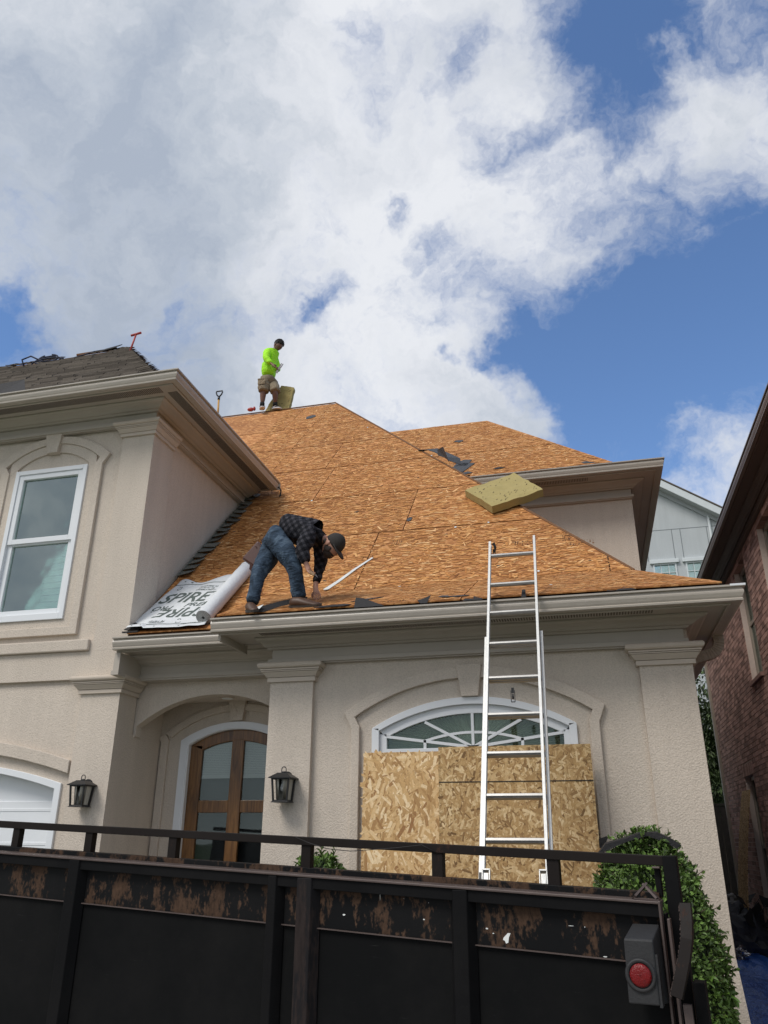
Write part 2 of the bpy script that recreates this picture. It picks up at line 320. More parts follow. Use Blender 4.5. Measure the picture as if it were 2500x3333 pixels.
# ------------------------------------------------------------------ geometry helpers
class MB:
    def __init__(s): s.v = []; s.f = []; s.mi = []
    def add(s, vs, fs, mi=0):
        o = len(s.v); s.v += [tuple(p) for p in vs]; s.f += [tuple(i+o for i in f) for f in fs]; s.mi += [mi]*len(fs); return s
    def box(s, x0, x1, y0, y1, z0, z1, mi=0):
        return s.add([(x0, y0, z0), (x1, y0, z0), (x1, y1, z0), (x0, y1, z0), (x0, y0, z1), (x1, y0, z1), (x1, y1, z1), (x0, y1, z1)],
                     [(0, 3, 2, 1), (4, 5, 6, 7), (0, 1, 5, 4), (1, 2, 6, 5), (2, 3, 7, 6), (3, 0, 4, 7)], mi)
    def obox(s, c, a, b, n, mi=0):        # half-axis vectors
        c, a, b, n = V(c), V(a), V(b), V(n)
        return s.add([c-a-b-n, c+a-b-n, c+a+b-n, c-a+b-n, c-a-b+n, c+a-b+n, c+a+b+n, c-a+b+n],
                     [(0, 3, 2, 1), (4, 5, 6, 7), (0, 1, 5, 4), (1, 2, 6, 5), (2, 3, 7, 6), (3, 0, 4, 7)], mi)
    def bar(s, p, q, w, d, side=(0, 1, 0), mi=0):   # box beam from p to q, w across, d along 'side'
        p, q = V(p), V(q); t = (q-p); L = t.length; t.normalize(); sd = V(side); sd = (sd-t*sd.dot(t)).normalized(); cr = t.cross(sd)
        return s.obox((p+q)/2, cr*w/2, sd*d/2, t*L/2, mi)
    def prism(s, pts, vec, mi=0):
        n = len(pts); vec = V(vec); a = [V(p) for p in pts]; b = [p+vec for p in a]
        return s.add(a+b, [tuple(range(n))[::-1], tuple(range(n, 2*n))]+[(i, (i+1) % n, n+(i+1) % n, n+i) for i in range(n)], mi)
    def strip(s, P, Q, vec, mi=0):        # thick ribbon between two polylines
        n = len(P); vec = V(vec)
        for i in range(n-1):
            s.add([V(P[i]), V(P[i+1]), V(Q[i+1]), V(Q[i]), V(P[i])+vec, V(P[i+1])+vec, V(Q[i+1])+vec, V(Q[i])+vec],
                  [(0, 3, 2, 1), (4, 5, 6, 7), (0, 1, 5, 4), (2, 3, 7, 6)]+([(3, 0, 4, 7)] if i == 0 else [])+([(1, 2, 6, 5)] if i == n-2 else []), mi)
        return s
    def loft(s, A, B, mi=0):              # closed profile A to profile B with end caps
        n = len(A)
        return s.add(list(A)+list(B), [tuple(range(n))[::-1], tuple(range(n, 2*n))]+[(i, (i+1) % n, n+(i+1) % n, n+i) for i in range(n)], mi)
    def tube(s, path, r, n=8, mi=0, cap=True, sq=False):
        path = [V(p) for p in path]; rr = r if isinstance(r, (list, tuple)) else [r]*len(path); up = None; rings = []
        for i, p in enumerate(path):
            t = (path[min(i+1, len(path)-1)]-path[max(i-1, 0)]).normalized()
            if up is None: up = t.orthogonal().normalized()
            up = (up-t*up.dot(t)).normalized(); sd = t.cross(up)
            rings.append([p+(up*cos(2*pi*(k+.5*sq)/n)+sd*sin(2*pi*(k+.5*sq)/n))*rr[i] for k in range(n)])
        vs = [q for rg in rings for q in rg]; fs = []
        for i in range(len(path)-1):
            for k in range(n): fs.append((i*n+k, i*n+(k+1) % n, (i+1)*n+(k+1) % n, (i+1)*n+k))
        if cap: fs += [tuple(range(n))[::-1], tuple(range(len(vs)-n, len(vs)))]
        return s.add(vs, fs, mi)
    def ell(s, c, ax, nu=14, nv=9, mi=0, fn=None):
        c = V(c); ax = [V(a) for a in ax]; vs = []
        for j in range(nv+1):
            th = pi*j/nv
            for i in range(nu):
                ph = 2*pi*i/nu; q = (sin(th)*cos(ph), sin(th)*sin(ph), cos(th))
                if fn: q = fn(*q)
                vs.append(c+ax[0]*q[0]+ax[1]*q[1]+ax[2]*q[2])
        fs = [(j*nu+i, (j+1)*nu+i, (j+1)*nu+(i+1) % nu, j*nu+(i+1) % nu) for j in range(nv) for i in range(nu)]
        return s.add(vs, fs, mi)
    def build(s, name, mat, parent=None, smooth=False, bevel=0., uvf=None):
        me = bpy.data.meshes.new(name); me.from_pydata(s.v, [], s.f)
        for m in (mat if isinstance(mat, (list, tuple)) else [mat]): me.materials.append(m)
        if max(s.mi, default=0): me.polygons.foreach_set('material_index', s.mi)
        if smooth: me.polygons.foreach_set('use_smooth', [True]*len(me.polygons))
        if uvf:
            l = me.uv_layers.new(name='UVMap')
            for i, lp in enumerate(me.loops): l.data[i].uv = uvf(me.vertices[lp.vertex_index].co)
        me.validate(); me.update()
        bm = bmesh.new(); bm.from_mesh(me)
        if smooth: bmesh.ops.remove_doubles(bm, verts=bm.verts, dist=1e-6)
        bmesh.ops.recalc_face_normals(bm, faces=bm.faces); bm.to_mesh(me); bm.free()
        o = bpy.data.objects.new(name, me); COL.objects.link(o)
        if bevel:
            b = o.modifiers.new('bevel', 'BEVEL'); b.width = bevel; b.segments = 2; b.limit_method = 'ANGLE'; b.angle_limit = radians(40)
        if parent: adopt(o, parent)
        return o
def wloc(o):
    p = V(o.location)
    return p
def adopt(o, parent):
    o.parent = parent
    root = parent
    while root.parent: root = root.parent
    if parent.parent is None and parent.type == 'EMPTY': o.matrix_parent_inverse = parent.matrix_basis.inverted()
    return o
def tag(o, label=None, cat=None, group=None, kind=None):
    if label: o['label'] = label
    if cat: o['category'] = cat
    if group: o['group'] = group
    if kind: o['kind'] = kind
    return o
def thing(name, label, cat, loc, group=None):
    o = bpy.data.objects.new(name, None); COL.objects.link(o); o.location = loc; o.empty_display_size = .1
    return tag(o, label, cat, group)
def lerp(a, b, t): return V(a)*(1-t)+V(b)*t
def arcpts(x0, z0, xm, zt, x1, n=24):
    "circular segment from (x0,z0) over crown (xm,zt) to x1, same springing"
    h = zt-z0; w = (x1-x0)/2; R = (w*w+h*h)/(2*h); cz = zt-R; a = math.asin(min(1, w/R))
    return [(xm+R*sin(-a+2*a*i/n), cz+R*cos(-a+2*a*i/n)) for i in range(n+1)]

GZ = -1.75
# ------------------------------------------------------------------ ground
g = MB(); g.add([(-400, -300, GZ), (400, -300, GZ), (400, 700, GZ), (-400, 700, GZ)], [(0, 1, 2, 3)])
tag(g.build('ground', M_GRASS), kind='structure')
g = MB(); g.add([(-9, -12, GZ+.004), (1.4, -12, GZ+.004), (1.4, 6.4, GZ+.004), (-9, 6.4, GZ+.004)], [(0, 1, 2, 3)])
tag(g.build('driveway', M_CONC), kind='structure')

# ================================================================== STUCCO HOUSE
H = thing('stucco_house', 'beige stucco two-storey house with stripped orange board roof', 'house', (-2, 9, GZ))
def part(mb, name, mat, parent=None, **k): return mb.build(name, mat, parent or H, **k)

# eave profile pieces: (d outward from wall, z relative to gutter top)
def prof_gutter():
    return [(.475, -.012), (.475, -.122), (.535, -.125), (.553, -.122), (.556, -.108), (.548, -.100), (.556, -.086), (.566, -.060), (.568, -.046), (.562, -.030), (.558, -.018), (.582, -.014), (.583, 0), (.562, .001), (.548, -.012)]
PROF = dict(
    gutter=(prof_gutter(), M_GUT), fascia=([(.45, -.02), (.472, -.02), (.472, -.135), (.45, -.135)], M_TRIM),
    soffit=([(0, -.10), (.45, -.10), (.45, -.116), (0, -.116)], M_TRIM),
    crown=([(.05, -.118), (.235, -.118), (.235, -.132), (.215, -.145), (.185, -.152), (.150, -.165), (.120, -.185), (.095, -.190), (.08, -.205), (.05, -.205)], M_TRIM),
    frieze=([(0, -.118), (.048, -.118), (.048, -.297), (0, -.297)], M_TRIM),
    architrave=([(0, -.297), (.078, -.297), (.078, -.335), (.055, -.338), (.055, -.347), (0, -.347)], M_TRIM))
def eave(A, B, z0, which=PROF, parent=None, mats=None, zs=1., skip=()):
    for nm, (pf, mt) in which.items():
        if nm in skip: continue
        m = MB(); a = [A(d)+V((0, 0, z0+z*zs)) for d, z in pf]; b = [B(d)+V((0, 0, z0+z*zs)) for d, z in pf]
        m.loft(a, b)
        if nm == 'gutter':   # end cap closes the channel
            for q, sgn in ((a, 1), (b, -1)):
                pass
        part(m, nm, (mats or {}).get(nm, mt), parent, bevel=.0015 if nm != 'gutter' else 0)
def vents(P, Q, n, w, out, z, parent=None):
    "row of solid dark bars on the soffit, coloured as the shade in vent slots"
    m = MB(); P, Q = V(P), V(Q); t = (Q-P)/n; tn = t.normalized(); o = V(out)
    for i in range(n):
        c = P+t*(i+.5)
        m.obox(c, tn*min(t.length*.22, .008), o*w/2, V((0, 0, .0035)))
    tag(part(m, 'soffit_vent_shade_bars', M_VENT, parent), kind='stuff')  # bars painted dark for slot shade; the soffit is not cut

# --- walls ---------------------------------------------------------------
def wall_with_arch(x0, x1, z0, z1, y, th, hole, zb):
    "wall slab facing -y with an arched opening; hole = crown line points (x,z) left to right, zb = sill"
    m = MB(); hx0, hx1 = hole[0][0], hole[-1][0]
    m.box(x0, hx0, y, y+th, z0, z1); m.box(hx1, x1, y, y+th, z0, z1)
    if zb > z0: m.box(hx0, hx1, y, y+th, z0, zb)
    P = [(x, y, z) for x, z in hole]; Q = [(x, y, z1) for x, z in hole]
    m.strip(P, Q, (0, th, 0))
    return m
win_arc = arcpts(-1.896, .928, -1.0, 1.178, -.104)
part(wall_with_arch(-2.88, .878, GZ, 1.74, 7.05, .16, win_arc, -1.1), 'wall', M_ST)
part(MB().box(.70, .878, 7.21, 10.99, GZ, 1.76), 'wall', M_ST)          # right side wall
part(MB().box(-2.88, -2.70, 7.21, 8.40, GZ, 1.76), 'wall', M_ST)       # porch right cheek
# base flare at right corner
m = MB(); m.loft([V((.40, 7.0, GZ)), V((.96, 6.93, GZ)), V((.96, 7.3, GZ)), V((.40, 7.3, GZ))], [V((.40, 7.02, -.78)), V((.884, 6.998, -.78)), V((.884, 7.3, -.78)), V((.40, 7.3, -.78))])
part(m, 'base_flare', M_ST)
part(MB().box(.455, .882, 6.995, 7.05, GZ, 1.40), 'pilaster', M_ST)
part(MB().box(-2.882, -2.46, 6.995, 7.05, GZ, 1.40), 'pilaster', M_ST)
def capital(x0, x1, yf, yb, zb, name='capital', east=True, west=True, h=1.0):
    "moulded cap: x0..x1 shaft width, yf face, yb back"
    m = MB()
    def ring(d0, d1, z0, z1):
        A = [(x0-d0*west, yf-d0, zb+z0*h), (x1+d0*east, yf-d0, zb+z0*h), (x1+d0*east, yb, zb+z0*h), (x0-d0*west, yb, zb+z0*h)]
        B = [(x0-d1*west, yf-d1, zb+z1*h), (x1+d1*east, yf-d1, zb+z1*h), (x1+d1*east, yb, zb+z1*h), (x0-d1*west, yb, zb+z1*h)]
        m.add(A+B, [(3, 2, 1, 0), (4, 5, 6, 7), (0, 1, 5, 4), (1, 2, 6, 5), (2, 3, 7, 6), (3, 0, 4, 7)])
    ring(.026, .026, 0, .040); ring(.034, .040, .043, .052); ring(.036, .066, .052, .088); ring(.072, .072, .091, .101); ring(.080, .080, .104, .118)
    for i in range(6):
        a0, a1 = pi*i/6, pi*(i+1)/6
        ring(.080+.026*sin(a0), .080+.026*sin(a1), .121+.056*(1-cos(a0))/2, .121+.056*(1-cos(a1))/2)
    return part(m, name, M_CAP, bevel=.002)
capital(.455, .882, 6.995, 7.06, 1.375); capital(-2.882, -2.46, 6.995, 7.2, 1.37)

# --- arched window of the main bay ---------------------------------------
W = MB(); fo = arcpts(-1.896, .928, -1.0, 1.178, -.104); fi = arcpts(-1.83, .905, -1.0, 1.115, -.168)
def lift(pts, y): return [(x, y, z) for x, z in pts]
def frame_closed(mb, outer, inner, y, th):
    mb.strip(lift(outer, y), lift(inner, y), (0, th, 0))
W.box(-1.896, -1.83, 7.02, 7.12, -1.1, .928); W.box(-.168, -.104, 7.02, 7.12, -1.1, .928)
frame_closed(W, fo, fi, 7.02, .10)
win = part(W, 'window_frame', M_WH, bevel=.003); win['label'] = 'white arched window frame over the boarded opening'
s1 = arcpts(-1.83, .905, -1.0, 1.115, -.168); s2 = arcpts(-1.766, .852, -.993, 1.040, -.218)
m = MB(); m.box(-1.83, -1.766, 7.055, 7.10, -1.1, .88); m.box(-.218, -.168, 7.055, 7.10, -1.1, .88); frame_closed(m, s1, s2, 7.055, .045)
m.box(-1.766, -.218, 7.05, 7.10, .703, .750); m.box(-1.30, -1.26, 7.06, 7.10, -1.1, .70); m.box(-.73, -.69, 7.06, 7.10, -1.1, .70); m.box(-1.83, -.168, 7.05, 7.10, -1.1, -1.04)
m.build('sash', M_WH, win, bevel=.002)
# fanlight bars
hub = V((-.993, 7.07, .752)); bars = [(-.993, 1.045), (-1.417, .975), (-.569, .975), (-1.766, .858), (-.218, .858)]
for bx, bz in bars:
    MB().bar(hub, (bx, 7.07, bz), .024, .03).build('glazing_bar', M_WH, win)
a2 = arcpts(-1.419, .812, -.993, .878, -.567, 16)
MB().strip([(x, 7.057, z+.011) for x, z in a2], [(x, 7.057, z-.011) for x, z in a2], (0, .028, 0)).build('glazing_bar', M_WH, win)
for bx in (-1.419, -.567): MB().bar((bx, 7.07, .75), (bx, 7.07, .82), .024, .03).build('glazing_bar', M_WH, win)
pts = [(-1.766, .745)]+list(s2)+[(-.218, .745)]
MB().prism([(x, 7.088, z) for x, z in pts], (0, .004, 0)).build('pane', M_GLF, win)
MB().box(-1.766, -.218, 7.088, 7.092, -1.04, .70).build('pane', M_GL, win)
m = MB(); n = 44                                                 # pleated sunburst shade behind the glass
hubz = V((-.993, 7.17, .742))
for i in range(n):
    a0, a1 = pi*i/n, pi*(i+1)/n; am = (a0+a1)/2; R = .86
    m.add([hubz, hubz+V((-cos(a0)*R, .015, sin(a0)*R*.42)), hubz+V((-cos(am)*R, -.022, sin(am)*R*.42))], [(0, 1, 2)])
    m.add([hubz, hubz+V((-cos(am)*R, -.022, sin(am)*R*.42)), hubz+V((-cos(a1)*R, .015, sin(a1)*R*.42))], [(0, 1, 2)])
m.build('sunburst_shade', M_FAN, win)
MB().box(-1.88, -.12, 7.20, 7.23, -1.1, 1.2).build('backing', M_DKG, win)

# --- stucco band mouldings ------------------------------------------------
def band(outer, inner, y, th, name='arch_moulding', mat=M_ST):
    m = MB(); m.strip([(x, y, z) for x, z in outer], [(x, y, z) for x, z in inner], (0, th, 0)); return part(m, name, mat, bevel=.006)
def notched(x0, x1, zs_out, zt_out, xn0, xn1, zn, zbot, n=22):
    xm = (x0+x1)/2
    return [(xn0, zbot), (xn0, zn)]+arcpts(x0, zs_out, xm, zt_out, x1, n)+[(xn1, zn), (xn1, zbot)]
O = notched(-2.153, .143, 1.07, 1.448, -2.083, .085, .93, GZ); I = notched(-2.054, .037, 1.032, 1.345, -2.008, .004, .945, GZ)
band(O, I, 7.005, .045)
m = MB(); m.loft([V((-1.112, 6.985, 1.46)), V((-.886, 6.985, 1.46)), V((-.886, 7.05, 1.46)), V((-1.112, 7.05, 1.46))], [V((-1.072, 6.985, 1.178)), V((-.922, 6.985, 1.178)), V((-.922, 7.05, 1.178)), V((-1.072, 7.05, 1.178))])
part(m, 'keystone', M_ST, bevel=.005)

# --- porch ----------------------------------------------------------------
parc = arcpts(-4.66, 1.105, -3.78, 1.410, -2.90)
part(wall_with_arch(-4.70, -2.86, 1.0, 1.60, 7.68, .12, parc, 1.0), 'arch_wall', M_ST)
PB = V((0, 8.26, 0))
door_out = arcpts(-4.42, 1.018, -3.755, 1.205, -3.09)
part(wall_with_arch(-4.72, -2.70, GZ, 1.60, 8.26, .16, door_out, -1.60), 'wall', M_ST)
part(MB().box(-4.70, -2.70, 7.78, 8.30, 1.425, 1.47), 'porch_ceiling', M_ST)
part(MB().box(-4.70, -2.70, 7.3, 8.60, GZ, -1.60), 'porch_step', M_CONC)
m = MB(); c = V((-3.78, 7.98, 1.425)); m.tube([c, c-V((0, 0, .012))], .085, 24); m.tube([c-V((0, 0, .011)), c-V((0, 0, .014))], .06, 24, 1)
part(m, 'recessed_light', [M_CAP, M_BLIND])
# moulding round the door
O = [(-4.66, GZ), (-4.66, 1.00), (-4.70, 1.06)]; I = [(-4.57, GZ), (-4.57, 1.03), (-4.61, 1.09)]
band(O, I, 8.225, .036); 
O = arcpts(-4.61, 1.09, -3.755, 1.400, -2.90); I = arcpts(-4.54, 1.05, -3.755, 1.325, -2.97); band(O, I, 8.225, .036)
m = MB(); m.loft([V((-3.86, 8.20, 1.424)), V((-3.66, 8.20, 1.424)), V((-3.66, 8.26, 1.424)), V((-3.86, 8.26, 1.424))], [V((-3.83, 8.20, 1.215)), V((-3.69, 8.20, 1.215)), V((-3.69, 8.26, 1.215)), V((-3.83, 8.26, 1.215))]); part(m, 'keystone', M_ST)
# door
dout = arcpts(-4.42, 1.018, -3.755, 1.205, -3.09); din = arcpts(-4.315, .965, -3.755, 1.125, -3.195)
m = MB(); m.strip(lift([(-4.42, -1.6)]+dout+[(-3.09, -1.6)], 8.235), lift([(-4.315, -1.6)]+din+[(-3.195, -1.6)], 8.235), (0, .10, 0))
m.strip(lift([(-4.345, -1.6)]+arcpts(-4.345, .978, -3.755, 1.145, -3.165)+[(-3.165, -1.6)], 8.225), lift([(-4.325, -1.6)]+arcpts(-4.325, .968, -3.755, 1.132, -3.185)+[(-3.185, -1.6)], 8.225), (0, .02, 0))
part(m, 'door_casing', M_WH, bevel=.003)
din = arcpts(-4.315, .965, -3.755, 1.125, -3.195); lt = arcpts(-4.175, .915, -3.755, 1.005, -3.335)
m = MB(); m.strip(lift(din, 8.29), lift([(x, z) for x, z in lt], 8.29), (0, .045, 0))
m.box(-4.315, -4.175, 8.29, 8.335, -1.6, .966); m.box(-3.335, -3.195, 8.29, 8.335, -1.6, .966)
m.box(-3.825, -3.685, 8.288, 8.333, -1.6, 1.02); m.box(-4.175, -3.825, 8.292, 8.33, .268, .392); m.box(-3.685, -3.335, 8.292, 8.33, .268, .392); m.box(-4.175, -3.335, 8.292, 8.33, -1.6, -1.2)
door = part(m, 'front_door', M_WOOD, bevel=.006); door['label'] = 'varnished brown arched front door with four glass lights'
for x0, x1 in ((-4.175, -3.825), (-3.685, -3.335)):
    zt = .92 if x0 < -4 else .92
    MB().box(x0, x1, 8.312, 8.316, .392, 1.02).build('pane', M_GLD, door); MB().box(x0, x1, 8.312, 8.316, -1.2, .268).build('pane', M_GLD, door)
    m = MB()
    for k in range(22): z = .645+k*.018; m.box(x0, x1, 8.334, 8.338, z, z+.0165)
    m.box(x0, x1, 8.328, 8.342, .618, .645)
    m.build('roller_shade', M_BLIND, door)
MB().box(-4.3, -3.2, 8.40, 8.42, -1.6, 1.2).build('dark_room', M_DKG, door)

# --- left wing --------------------------------------------------------------
XW = -4.68
# front wall recessed plane y=7.38
m = MB(); m.box(-10, -6.50, 7.38, 7.50, 1.5, 4.80); m.box(-5.54, -4.72, 7.38, 7.50, 1.5, 4.80); m.box(-6.50, -5.54, 7.38, 7.50, 1.5, 2.26); m.box(-6.50, -5.54, 7.38, 7.50, 4.13, 4.80); part(m, 'wall', M_ST)
garc = arcpts(-8.57, .52, -6.90, .756, -5.23, 20)
part(wall_with_arch(-10, -4.72, GZ, 1.52, 7.37, .13, garc, GZ), 'wall', M_ST)
part(MB().box(-4.86, -4.722, 7.38, 12.2, GZ, 4.80), 'wall', M_ST)        # side wall
part(MB().box(-5.09, XW, 7.33, 7.795, 1.97, 4.44), 'pilaster', M_ST)
part(MB().box(-5.135, XW, 7.325, 7.655, GZ, 1.40), 'pilaster', M_ST)
part(MB().box(-10, XW, 7.328, 7.70, 1.56, 1.86), 'belt_course', M_ST, bevel=.004)
part(MB().box(-5.12, XW, 7.328, 7.70, 1.86, 1.975), 'belt_course', M_ST)
part(MB().box(-10, -5.12, 7.285, 7.38, 1.862, 1.985), 'belt_moulding', M_ST, bevel=.012)
capital(-5.135, XW, 7.325, 7.66, 1.40); capital(-5.09, XW, 7.33, 7.80, 4.43)
part(MB().box(-4.724, -4.682, 7.69, 8.27, 1.0, 1.62), 'wall', M_ST)
part(MB().box(-4.724, -4.681, 7.655, 8.27, GZ, 1.02), 'wall', M_ST)
# garage surround moulding and door
o = arcpts(-8.65, .74, -6.90, 1.0, -5.15, 20); i_ = arcpts(-8.65, .612, -6.90, .872, -5.15, 20)
band(o, i_, 7.31, .06, 'garage_moulding')
go = arcpts(-8.57, .52, -6.90, .756, -5.23, 20); gi = arcpts(-8.50, .47, -6.90, .70, -5.30, 20)
m = MB(); m.strip(lift([(-8.57, GZ)]+go+[(-5.23, GZ)], 7.345), lift([(-8.50, GZ)]+gi+[(-5.30, GZ)], 7.345), (0, .10, 0)); part(m, 'garage_frame', M_WH, bevel=.003)
gd = MB().box(-8.5, -5.3, 7.50, 7.53, GZ, .85); gdo = part(gd, 'garage_door', M_WH)
for r in range(5):
    z1 = .36-r*.50; z0 = z1-.49
    MB().box(-8.5, -5.3, 7.485, 7.502, z0, z1).build('door_section', M_WH, gdo, bevel=.006)
    for c in range(4):
        x0 = -8.4+c*.79
        m = MB()
        m.strip([(x0, 7.480, z0+.07), (x0+.70, 7.480, z0+.07), (x0+.70, 7.480, z1-.07), (x0, 7.480, z1-.07), (x0, 7.480, z0+.07)],
                [(x0+.03, 7.480, z0+.10), (x0+.67, 7.480, z0+.10), (x0+.67, 7.480, z1-.10), (x0+.03, 7.480, z1-.10), (x0+.03, 7.480, z0+.10)], (0, .006, 0))
        m.build('raised_panel', M_WH, gdo, bevel=.003)
# upper window
x0, x1, z0, z1 = -6.515, -5.53, 2.245, 4.142
m = MB()
def rframe(mb, x0, x1, z0, z1, w, y, th, wb=None):
    wb = wb or w
    mb.box(x0, x0+w, y, y+th, z0, z1); mb.box(x1-w, x1, y, y+th, z0, z1); mb.box(x0+w, x1-w, y, y+th, z1-w, z1); mb.box(x0+w, x1-w, y, y+th, z0, z0+wb)
rframe(m, x0, x1, z0, z1, .055, 7.335, .10, .075)
uw = part(m, 'window_frame', M_WH, bevel=.004); uw['label'] = 'white double-hung window frame with shutters behind the glass'
m = MB(); rframe(m, x0+.055, x1-.055, 3.19, z1-.055, .062, 7.35, .05); m.build('upper_sash', M_WH, uw, bevel=.003)
m = MB(); rframe(m, x0+.055, x1-.055, z0+.075, 3.235, .062, 7.375, .05); m.build('lower_sash', M_WH, uw, bevel=.003)
MB().box(x0+.1, x1-.1, 7.385, 7.389, 3.24, z1-.1).build('pane', M_GLG, uw); MB().box(x0+.1, x1-.1, 7.405, 7.409, z0+.12, 3.19).build('pane', M_GLG, uw)
for z0b, z1b in ((3.25, 4.03), (2.36, 3.17)):
    for xa, xb in ((x0+.12, (x0+x1)/2-.005), ((x0+x1)/2+.005, x1-.12)):
        m = MB(); rframe(m, xa, xb, z0b, z1b, .06, 7.45, .025); m.build('shutter_frame', M_SHUT, uw)
        nn = 9; h = (z1b-z0b-.12)/nn
        for k in range(nn):
            z = z0b+.06+h*k
            MB().add([(xa+.06, 7.452, z), (xb-.06, 7.452, z), (xb-.06, 7.474, z+h*.93), (xa+.06, 7.474, z+h*.93)], [(0, 1, 2, 3)]).build('shutter_slat', M_SHUT, uw)
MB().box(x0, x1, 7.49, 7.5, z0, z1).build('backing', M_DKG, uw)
# cut the hole: wall behind window is covered by building the wall in pieces
# window surround: arch, panel border
O = [(-6.73, 2.062), (-6.73, 4.10)]+arcpts(-6.81, 4.255, -6.03, 4.565, -5.245, 20)+[(-5.332, 4.13), (-5.332, 2.062), (-6.73, 2.062)]
I = [(-6.62, 2.155), (-6.62, 4.13)]+arcpts(-6.67, 4.215, -6.03, 4.47, -5.37, 20)+[(-5.43, 4.13), (-5.43, 2.155), (-6.62, 2.155)]
band(O, I, 7.335, .045, 'window_surround')
ia = arcpts(-6.515, 4.172, -6.03, 4.355, -5.53, 20); oa = [(-6.62, 4.10)]+arcpts(-6.67, 4.215, -6.03, 4.47, -5.37, 20)[1:-1]+[(-5.43, 4.10)]
band(oa, ia, 7.355, .025, 'window_surround')
m = MB(); m.box(-6.62, -6.515, 7.357, 7.38, 2.155, 4.17); m.box(-5.53, -5.43, 7.357, 7.38, 2.155, 4.17); m.box(-6.515, -5.53, 7.357, 7.38, 2.155, 2.243); part(m, 'window_surround', M_ST)
m = MB(); m.loft([V((-6.163, 7.30, 4.60)), V((-5.935, 7.30, 4.60)), V((-5.935, 7.38, 4.60)), V((-6.163, 7.38, 4.60))], [V((-6.11, 7.30, 4.335)), V((-5.965, 7.30, 4.335)), V((-5.965, 7.38, 4.335)), V((-6.11, 7.38, 4.335))]); part(m, 'keystone', M_ST, bevel=.004)

# --- eaves --------------------------------------------------------------------
def runX(yw, xa, xb, mL, mR): return (lambda d: V((xa-d*mL, yw-d, 0)), lambda d: V((xb+d*mR, yw-d, 0)))
def runY(xw, ya, yb, mit, sg=1): return (lambda d: V((xw+sg*d, ya-d*mit, 0)), lambda d: V((xw+sg*d, yb, 0)))
# main bay
sub = lambda *k: {q: PROF[q] for q in k}
eave(*runX(7.05, -3.30, .71, 0, 1), 1.885, sub('gutter'))
eave(*runX(7.05, -3.24, .71, 0, 1), 1.885, sub('fascia', 'soffit'))
eave(*runX(7.05, -2.88, .80, .5, 1), 1.885, sub('crown')); eave(*runX(7.05, -2.884, .80, 0, 1), 1.885, sub('frieze')); eave(*runX(7.05, -2.90, .80, .2, 1), 1.885, sub('architrave'))
eave(*runY(.71, 7.05, 10.98, 1), 1.885, sub('gutter', 'fascia', 'soffit')); eave(*runY(.80, 7.05, 10.98, 1), 1.885, sub('crown', 'frieze', 'architrave'))
vents((-2.9, 6.70, 1.768), (.6, 6.70, 1.768), 150, .10, (0, 1, 0), 0)
part(MB().box(-3.26, -3.235, 6.585, 7.2, 1.70, 1.872), 'fascia_return', M_TRIM)
part(MB().box(1.18, 1.294, 6.466, 6.50, 1.875, 1.891), 'gutter_corner_strip', M_WH)
# porch
eave(*runX(7.585, -4.65, -2.9, 0, 0), 1.908, sub('gutter', 'fascia', 'soffit', 'crown', 'frieze', 'architrave'))
part(MB().box(-4.655, -4.59, 7.10, 7.53, 1.585, 1.768), 'eave_return', M_TRIM); part(MB().box(-4.665, -4.58, 7.085, 7.53, 1.54, 1.583), 'eave_return', M_TRIM)
part(MB().box(-4.69, -2.88, 7.52, 7.80, 1.555, 1.76), 'beam', M_TRIM)
# left wing
eave(*runX(7.36, -12, -4.722, 0, 1), 4.92); eave(*runY(-4.722, 7.36, 9.96, 1), 4.92)
vents((-9.5, 6.99, 4.803), (-4.45, 6.99, 4.803), 230, .12, (0, 1, 0), 0); vents((-4.35, 7.06, 4.803), (-4.35, 9.9, 4.803), 130, .12, (1, 0, 0), 0)
part(MB().box(-4.272, -4.134, 9.955, 9.964, 4.80, 4.90), 'gutter_end_cap', M_GUT)
m = MB(); m.tube([(-4.19, 9.93, 4.85), (-4.15, 9.96, 4.835), (-4.125, 9.97, 4.79), (-4.13, 9.97, 4.73), (-4.15, 9.97, 4.66), (-4.135, 9.97, 4.645)], .012, 8)
tag(m.build('black_cable', M_WIRE, smooth=True), 'short black cable dangling from the end of the upper left gutter', 'cable')

# --- upper right wing -----------------------------------------------------------
part(MB().box(-4.2, .888, 10.99, 11.15, 1.0, 4.80), 'wall', M_ST); part(MB().box(.74, .888, 11.15, 18.5, GZ, 4.80), 'wall', M_ST)
eave(*runX(11.0, -4.2, .76, 0, 1), 4.92, sub('gutter', 'fascia', 'soffit')); eave(*runX(11.0, -4.2, .84, 0, 1), 4.92, sub('crown', 'frieze', 'architrave'))
eave(*runY(.76, 11.0, 18.5, 1), 4.92, sub('gutter', 'fascia', 'soffit')); eave(*runY(.84, 11.0, 18.5, 1), 4.92, sub('crown', 'frieze', 'architrave'))
vents((-1.5, 10.66, 4.803), (.3, 10.66, 4.803), 80, .1, (0, 1, 0), 0)

